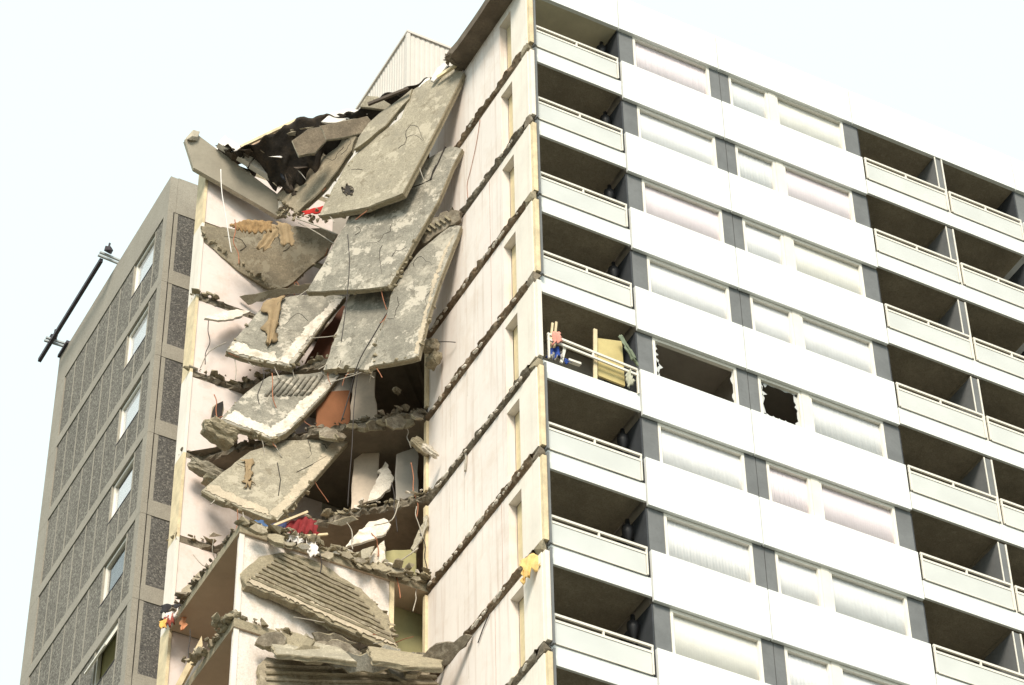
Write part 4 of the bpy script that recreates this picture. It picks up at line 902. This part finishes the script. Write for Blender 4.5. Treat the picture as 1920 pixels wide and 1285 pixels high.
# lower-left corner bundle
plb = Plane(at(320, 1150, 'y', 9.0), (-0.5, -0.8, 0.2))
cloth('black_cloth', 'black cloth bundled at the bedroom floor corner, lower left', h(plb, (302, 1134), (340, 1132)), h(plb, (304, 1150), (336, 1150)), M_cblack, rip=0.05, folds=2, nx=10, ny=6, seed=21)
plb2 = Plane(plb.p + plb.n * 0.12, plb.n)
cloth('white_cloth', 'white and red clothing under the black bundle, lower left', h(plb2, (312, 1150), (338, 1138)), h(plb2, (310, 1166), (330, 1160)), M_cwhite, rip=0.05, folds=2, nx=8, ny=6, seed=22)
cloth('red_cloth', 'maroon clothing under the black bundle, lower left', h(plb2, (308, 1156), (326, 1150)), h(plb2, (308, 1176), (326, 1170)), mat('maroon_fabric', (0.30, 0.07, 0.05), 0.95, 0.2, 5), rip=0.05, folds=2, nx=8, ny=6, seed=23)
cloth('orange_cloth', 'yellow-orange scrap at the lowest left corner of the bundle', h(plb2, (302, 1166), (312, 1162)), h(plb2, (300, 1178), (312, 1176)), mat('amber_fabric', (0.70, 0.42, 0.12), 0.95, 0.2, 5), rip=0.03, folds=2, nx=6, ny=5, seed=24)
cloth('orange_cloth', 'thin orange strip hanging from the bedroom floor edge', h(plb2, (344, 1128), (354, 1124)), h(plb2, (338, 1185), (346, 1182)), M_corange, rip=0.02, folds=1, nx=5, ny=14, seed=25)
cloth('white_cloth', 'pinkish cloth roll along the bedroom floor edge', h(plb2, (380, 1086), (408, 1062)), h(plb2, (386, 1096), (414, 1070)), mat('pinkish_fabric', (0.66, 0.5, 0.48), 0.95, 0.2, 5), rip=0.05, folds=2, nx=8, ny=5, seed=26)
pk = [at(u, v, 'y', 7.6) for u, v in ((326, 1290), (374, 1200), (378, 1192), (380, 1210), (338, 1290))]
tag(MB().prism(pk, (0.06, 0.10, 0)).build('plank', M_wood), 'broken pale plank leaning at the bottom left under the bedroom floor', 'plank')
pk = [at(u, v, 'y', 7.9) for u, v in ((352, 1250), (376, 1212), (380, 1290), (344, 1290))]
tag(MB().prism(pk, (0.05, 0.09, 0)).build('window_board', mat('grey_board', (0.30, 0.30, 0.29), 0.8, 0.15, 2)), 'grey panel behind the broken pale plank at the bottom left', 'panel')
# yellow cloth caught on the slab end beside the balconies
ply = Plane(at(990, 1060, 'x', -0.16), (-0.8, -0.6, 0.1))
cloth('yellow_cloth', 'yellow cloth caught on the torn slab end beside the corner balconies', h(ply, (978, 1052), (1000, 1036), (1018, 1050)), h(ply, (978, 1096), (992, 1078), (1016, 1062)), M_cyellow, rip=0.05, folds=3, nx=14, ny=10, seed=27)

# ---- belongings on the blown-out balcony (row 4)
zb = slab_top(4)
fy = 0.12
def bp(u, v, y=fy): return at(u, v, 'y', y)
tag(MB().prism([bp(1120, 634), bp(1166, 640), bp(1172, 724), bp(1122, 704)], (0, 0.05, 0)).build('mustard_panel', M_board), 'mustard yellow panel standing on the blown-out balcony', 'panel')
tag(MB().bar(bp(1116, 618, 0.06), bp(1116, 712, 0.06), 0.09, 0.04, (0, 1, 0)).build('timber_post', M_wood), 'upright pale timber beside the mustard panel on the blown-out balcony', 'timber')
for (u0, v0, u1, v1, lab) in ((1036, 606, 1030, 664, 'left of two wooden slats poking above the blown-out balcony rail'), (1043, 604, 1038, 660, 'right of two wooden slats poking above the blown-out balcony rail')):
    tag(MB().bar(bp(u0, v0, 0.10), bp(u1, v1, 0.14), 0.05, 0.03, (0, 1, 0)).build('loose_timber', M_wood), lab, 'timber')
tag(MB().bar(bp(1060, 648, 0.02), bp(1052, 680, 0.02), 0.07, 0.04, (0, 1, 0)).build('loose_timber', M_rail), 'short white slat leaning on the blown-out balcony rail', 'timber')
tag(MB().bar(bp(1065, 676, 0.04), bp(1088, 684, 0.04), 0.10, 0.06).build('loose_timber', M_rail), 'white plank end lying on the blown-out balcony floor', 'timber')
plz = Plane(bp(1040, 640, -0.10), (-0.2, -0.97, 0))
cloth('salmon_cloth', 'salmon cloth tied to the blown-out balcony rail', h(plz, (1034, 622), (1050, 622)), h(plz, (1038, 646), (1056, 642)), M_cpink, rip=0.03, folds=2, nx=8, ny=8, seed=31)
plz2 = Plane(bp(1038, 660, 0.05), (-0.2, -0.97, 0))
cloth('blue_bundle', 'bright blue bundle in the corner of the blown-out balcony', h(plz2, (1028, 652), (1048, 652)), h(plz2, (1026, 670), (1054, 672)), M_cdblue, rip=0.06, folds=2, nx=10, ny=8, seed=32)
cloth('grey_bundle', 'grey rag under the bright blue bundle', h(plz2, (1036, 660), (1052, 660)), h(plz2, (1034, 672), (1054, 674)), cloth_mat('grey_fabric', (0.45, 0.42, 0.38)), rip=0.06, folds=2, nx=8, ny=6, seed=33)
cloth('blue_scrap', 'small blue scrap beside the white slat on the blown-out balcony', h(plz2, (1058, 672), (1066, 672)), h(plz2, (1058, 682), (1068, 682)), M_cdblue, rip=0.03, folds=1, nx=5, ny=5, seed=34)
plg = Plane(bp(1180, 660, -0.07), (-0.1, -0.98, 0))
cloth('green_cloth', 'grey-green cloth hanging over the right end of the blown-out balcony rail', h(plg, (1158, 630), (1166, 628), (1172, 640)), h(plg, (1178, 668), (1192, 676), (1196, 690)), M_cgreen, rip=0.04, folds=2, nx=8, ny=14, seed=35)
cloth('pale_cloth', 'pale bundle below the grey-green cloth at the balcony floor', h(plg, (1172, 704), (1184, 690)), h(plg, (1178, 726), (1190, 716)), cloth_mat('pale_green_fabric', (0.45, 0.45, 0.36)), rip=0.05, folds=2, nx=8, ny=8, seed=36)
for i, (u, v) in enumerate(((1140, 712), (1152, 718), (1132, 708))):
    pass
tag(MB().tube([at(1740 + u, 1120 + v, 'y', -0.08) for u, v in ((60, 102), (70, 106), (80, 108), (88, 102))], 0.02, 6).build('bird', M_wood), 'small pale twig-like perch on the lowest right balcony rail', 'twig') if False else None

# ---- wires and reinforcing bars
def wp(*q): return [at(u, v, 'y', y) for u, v, y in q]
cable('electric_cable', 'long black cable falling from the lowest hanging slab into the dark hall', wp((850, 470, 3.6), (790, 520, 4.2), (735, 575, 4.6), (700, 630, 4.9), (672, 680, 5.2), (655, 740, 5.6), (640, 790, 5.8)), 0.016, M_cable)
cable('electric_cable', 'thin dark cable down the left of the pale half-hidden slab', wp((652, 440, 4.9), (655, 500, 5.0), (648, 580, 5.2), (640, 640, 5.2)), 0.012, M_cable)
cable('electric_cable', 'long black cable dropping past the rust-stained slab to the ledge', wp((672, 690, 5.3), (664, 760, 5.5), (660, 840, 5.6), (655, 900, 5.7), (652, 950, 5.8)), 0.012, M_cable)
cable('electric_cable', 'white flex hanging from the tipped parapet over the triangular slab', wp((414, 318, 8.5), (416, 360, 8.4), (424, 410, 8.3), (430, 450, 8.3), (434, 474, 8.3)), 0.014, M_insul)
cable('electric_cable', 'two-strand tan flex from the brown fabric to the streaked slab, upper strand', wp((556, 410, 7.6), (590, 422, 7.0), (632, 440, 6.3)), 0.02, M_grey_wire)
cable('electric_cable', 'two-strand tan flex from the brown fabric to the streaked slab, lower strand', wp((560, 418, 7.6), (600, 440, 6.9), (668, 484, 5.9)), 0.014, M_grey_wire)
cable('steel_wire', 'thin wire down the upper party wall above the second torn edge', [at(u, v, 'x', -0.02) for u, v in ((900, 225), (893, 270), (882, 320), (876, 345), (877, 372))], 0.008, M_rust, 'wire')
cable('steel_wire', 'thin wire down the lower party wall below the sixth torn edge', [at(u, v, 'x', -0.03) for u, v in ((918, 1150), (906, 1178), (896, 1206))], 0.014, M_cable, 'wire')
cable('steel_wire', 'straight rod leaning on the bottom of the party wall', [at(u, v, 'x', -0.03) for u, v in ((873, 842), (874, 862), (872, 884))], 0.03, M_grey_wire, 'wire')
cable('steel_bar', 'short bar sticking out beside the round lump on the party wall', wp((822, 641, 4.4), (840, 641, 4.0), (854, 642, 3.8)), 0.012, M_cable, 'bar')
rw2 = random.Random(5)
spots = [(438, 412, 7.9, 'matting'), (446, 640, 8.5, 'left'), (395, 600, 9.0, 'pink'), (400, 740, 9.0, 'pink2'), (762, 800, 5.6, 'hall'), (738, 905, 5.6, 'hall2'), (772, 868, 5.5, 'hall3'), (782, 1100, 5.3, 'door'), (790, 1000, 5.3, 'door2'), (700, 1000, 5.6, 'ledge'), (652, 980, 5.6, 'ledge2'), (494, 690, 7.6, 'r1'), (508, 700, 7.6, 'r2'), (780, 950, 5.3, 'd'), (596, 1010, 5.2, 'l'), (740, 1070, 5.3, 'm'), (400, 1010, 8.8, 'n'), (360, 1180, 8.2, 'o')]
for i, (u, v, y, nm) in enumerate(spots):
    L = rw2.uniform(40, 110); du = rw2.uniform(-14, 14)
    pts = [(u + du * t + rw2.uniform(-4, 4), v + L * t, y - 0.1 * t + rw2.uniform(-.05, .05)) for t in (0, 0.25, 0.5, 0.75, 1)]
    mt_ = (M_rust, M_grey_wire, M_cable)[i % 3]
    where = {'matting': 'below the rust-brown matting', 'left': 'at the left corner of the white-edged slab', 'pink': 'on the upper pink wall', 'pink2': 'on the pink wall beside the dark flake', 'hall': 'in the dark hall below its ledge', 'hall2': 'beside the jagged plaster splinter', 'hall3': 'by the stub at the party wall end', 'door': 'in the lower doorway by the timber lining', 'door2': 'by the leaning splinter', 'ledge': 'over the large white plaster piece', 'ledge2': 'right of the red cloth', 'r1': 'under the white-edged slab, left', 'r2': 'under the white-edged slab, right', 'd': 'above the leaning splinter', 'l': 'from the ledge beside the white cloth', 'm': 'at the right end of the rubble ledge', 'n': 'on the ledge left of the rust-stained slab', 'o': 'at the free bedroom floor edge'}[nm]
    cable('steel_wire', '%s wire dangling %s' % (('rusty', 'grey', 'black')[i % 3], where), wp(*pts), (0.014, 0.012, 0.012)[i % 3], mt_, 'wire')
for i, pts in enumerate((((770, 1040, 5.2), (790, 1010, 4.9), (800, 975, 4.9)), ((735, 1062, 5.2), (768, 1040, 5.0), (784, 1028, 5.0)), ((702, 985, 5.4), (735, 975, 5.2), (748, 940, 5.2)), ((376, 690, 9.0), (392, 660, 8.9), (424, 642, 8.8)), ((362, 1040, 9.0), (384, 1062, 8.7), (408, 1050, 8.5)))):
    cable('steel_bar', ('bent reinforcing bar at the back end of the party wall', 'straight reinforcing bar across the lower doorway', 'curled reinforcing bar above the large white plaster piece', 'thin bar springing from the pink wall to the white-edged slab', 'bent bar on the pink wall above the free floor edge')[i], wp(*pts), 0.014, M_grey_wire, 'bar')

# ---- wear on the slabs: cracks, crumbs on the broken edges, bent bars
def inside(u, v, poly):
    c = False; n = len(poly)
    for i in range(n):
        (x1, y1), (x2, y2) = poly[i], poly[(i + 1) % n]
        if (y1 > v) != (y2 > v) and u < (x2 - x1) * (v - y1) / (y2 - y1) + x1: c = not c
    return c
def dress(o, pl, outline, seed, cracks=3, crumbs=26, bars=4, low=0.5):
    rnd = random.Random(seed); us = [p[0] for p in outline]; vs_ = [p[1] for p in outline]
    for _ in range(cracks):
        for _t in range(60):
            u, v = rnd.uniform(min(us), max(us)), rnd.uniform(min(vs_), max(vs_))
            if inside(u, v, outline): break
        a = rnd.uniform(0, 6.28); pts = []
        for j in range(rnd.randint(5, 11)):
            if not inside(u, v, outline): break
            pts.append(pl.hit(u, v) + pl.n * 0.001); a += rnd.gauss(0, 0.55); u += 7 * math.cos(a); v += 7 * math.sin(a)
        if len(pts) > 2: MB().tube(pts, [0.011 * (1 - 0.7 * i / len(pts)) for i in range(len(pts))], 4).build('crack', M_dark, o)
    mb = MB(); n = len(outline); vmid = min(vs_) + (max(vs_) - min(vs_)) * low
    ed = [(outline[i], outline[(i + 1) % n]) for i in range(n) if (outline[i][1] + outline[(i + 1) % n][1]) / 2 > vmid]
    for i in range(crumbs):
        (a, b) = rnd.choice(ed); t = rnd.random(); p = pl.hit(a[0] + (b[0] - a[0]) * t, a[1] + (b[1] - a[1]) * t) - pl.n * rnd.uniform(-0.02, 0.16); sz = rnd.uniform(0.04, 0.15)
        mb.rock(p, (sz * rnd.uniform(0.8, 1.8), sz, sz * rnd.uniform(0.6, 1.1)), seed * 77 + i, 12)
    mb.build('edge_crumbs', M_rough, o)['kind'] = 'stuff'
    for i in range(bars):
        (a, b) = rnd.choice(ed); t = rnd.random(); p = pl.hit(a[0] + (b[0] - a[0]) * t, a[1] + (b[1] - a[1]) * t) - pl.n * 0.09
        d = Vector((rnd.uniform(-0.5, 0.3), rnd.uniform(-0.5, 0.2), rnd.uniform(-1, -0.2))); d.normalize(); L = rnd.uniform(0.25, 0.7); w = Vector((rnd.gauss(0, 0.12), rnd.gauss(0, 0.12), rnd.gauss(0, 0.06)))
        MB().tube([p - d * 0.1, p + d * L * 0.35 + w * 0.4, p + d * L * 0.7 + w, p + d * L + w * 2 + Vector((0, 0, -0.05))], 0.011, 5).build('reinforcing_bar', M_rust if rnd.random() < 0.5 else M_grey_wire, o)
O1 = [(869, 137), (800, 152), (752, 222), (682, 273), (613, 373), (599, 404), (690, 388), (755, 362), (806, 263)]
O2 = [(866, 279), (790, 305), (690, 350), (632, 447), (575, 547), (690, 541), (730, 536), (778, 450), (848, 312)]
O3 = [(864, 424), (790, 468), (735, 548), (704, 650), (702, 684), (784, 668), (822, 530)]
O5 = [(648, 556), (575, 648), (546, 688), (500, 680), (424, 658), (472, 600), (500, 568)]
O6 = [(637, 704), (570, 780), (512, 825), (470, 808), (416, 790), (446, 752), (505, 706)]
O7 = [(662, 816), (592, 895), (520, 976), (450, 952), (378, 920), (440, 868), (520, 828)]
O4 = [(378, 424), (414, 480), (507, 541), (540, 536), (612, 476), (632, 440), (470, 428)]
O3b = [(738, 530), (706, 650), (690, 694), (650, 690), (606, 694), (634, 616), (662, 538)]
O8 = [(454, 1076), (486, 1044), (570, 1044), (684, 1112), (728, 1154), (746, 1213), (736, 1220), (590, 1150), (462, 1098)]
O0 = [(668, 256), (630, 322), (556, 399), (516, 368), (580, 300)]
for i, (o, pl, ou, cr, cb, br) in enumerate(((s1, P1, O1, 3, 20, 3), (s2, P2, O2, 5, 24, 4), (s3, P3, O3, 4, 24, 4), (s3b, P3b, O3b, 3, 34, 7), (s4, P4, O4, 3, 20, 4), (s5, P5, O5, 3, 34, 6), (s6, P6, O6, 3, 40, 6), (s7, P7, O7, 4, 34, 5), (s8, P8, O8, 0, 40, 6), (s0, P0, O0, 2, 16, 2))):
    dress(o, pl, ou, 900 + i, cr, cb, br)
# litter packed into the torn roof
rr_ = random.Random(77); packs = {}
for i in range(46):
    t = rr_.random(); k = min(int(t * (len(ft) - 1)), len(ft) - 2); p = ft[k].lerp(ft[k + 1], t * (len(ft) - 1) - k).lerp(fb[k], rr_.uniform(0.05, 0.95)) + RF * -rr_.uniform(0.08, 0.22); sz = rr_.uniform(0.06, 0.24)
    packs.setdefault(rr_.choice(('white', 'brown', 'brown', 'dark', 'dark', 'dark')), MB()).rock(p, (sz * 2.4, sz * 0.9, sz * 0.22), 5000 + i, 9, Matrix.Rotation(rr_.uniform(-1.2, 1.2), 3, 'Y') @ Matrix.Rotation(rr_.uniform(-1, 1), 3, 'X'))
tag(packs['white'].build('rubble', M_insul), 'white scraps of insulation scattered in the black torn roof', 'rubble', kind='stuff')
tag(packs['brown'].build('rubble', M_slab3), 'brown scraps of screed scattered in the black torn roof', 'rubble', kind='stuff')
tag(packs['dark'].build('rubble', M_felttop), 'dark scraps of felt scattered in the black torn roof', 'rubble', kind='stuff')
for i, (a, b, lab) in enumerate((((452, 276, 8.4), (556, 226, 7.6), 'long tan batten along the roof felt at its left end'), ((690, 196, 5.4), (766, 166, 4.6), 'dark batten on the roof felt below the plant room'), ((560, 234, 7.4), (640, 222, 6.6), 'middle batten on the roof felt beside the curved white board'), ((820, 146, 3.9), (862, 118, 3.4), 'short splintered batten at the roof stub'))):
    tag(MB().bar(at(a[0], a[1], 'y', a[2] - 0.15), at(b[0], b[1], 'y', b[2] - 0.15), 0.07, 0.09).build('roof_batten', (M_wood, M_felttop, M_slab3, M_wood)[i]), lab, 'batten')
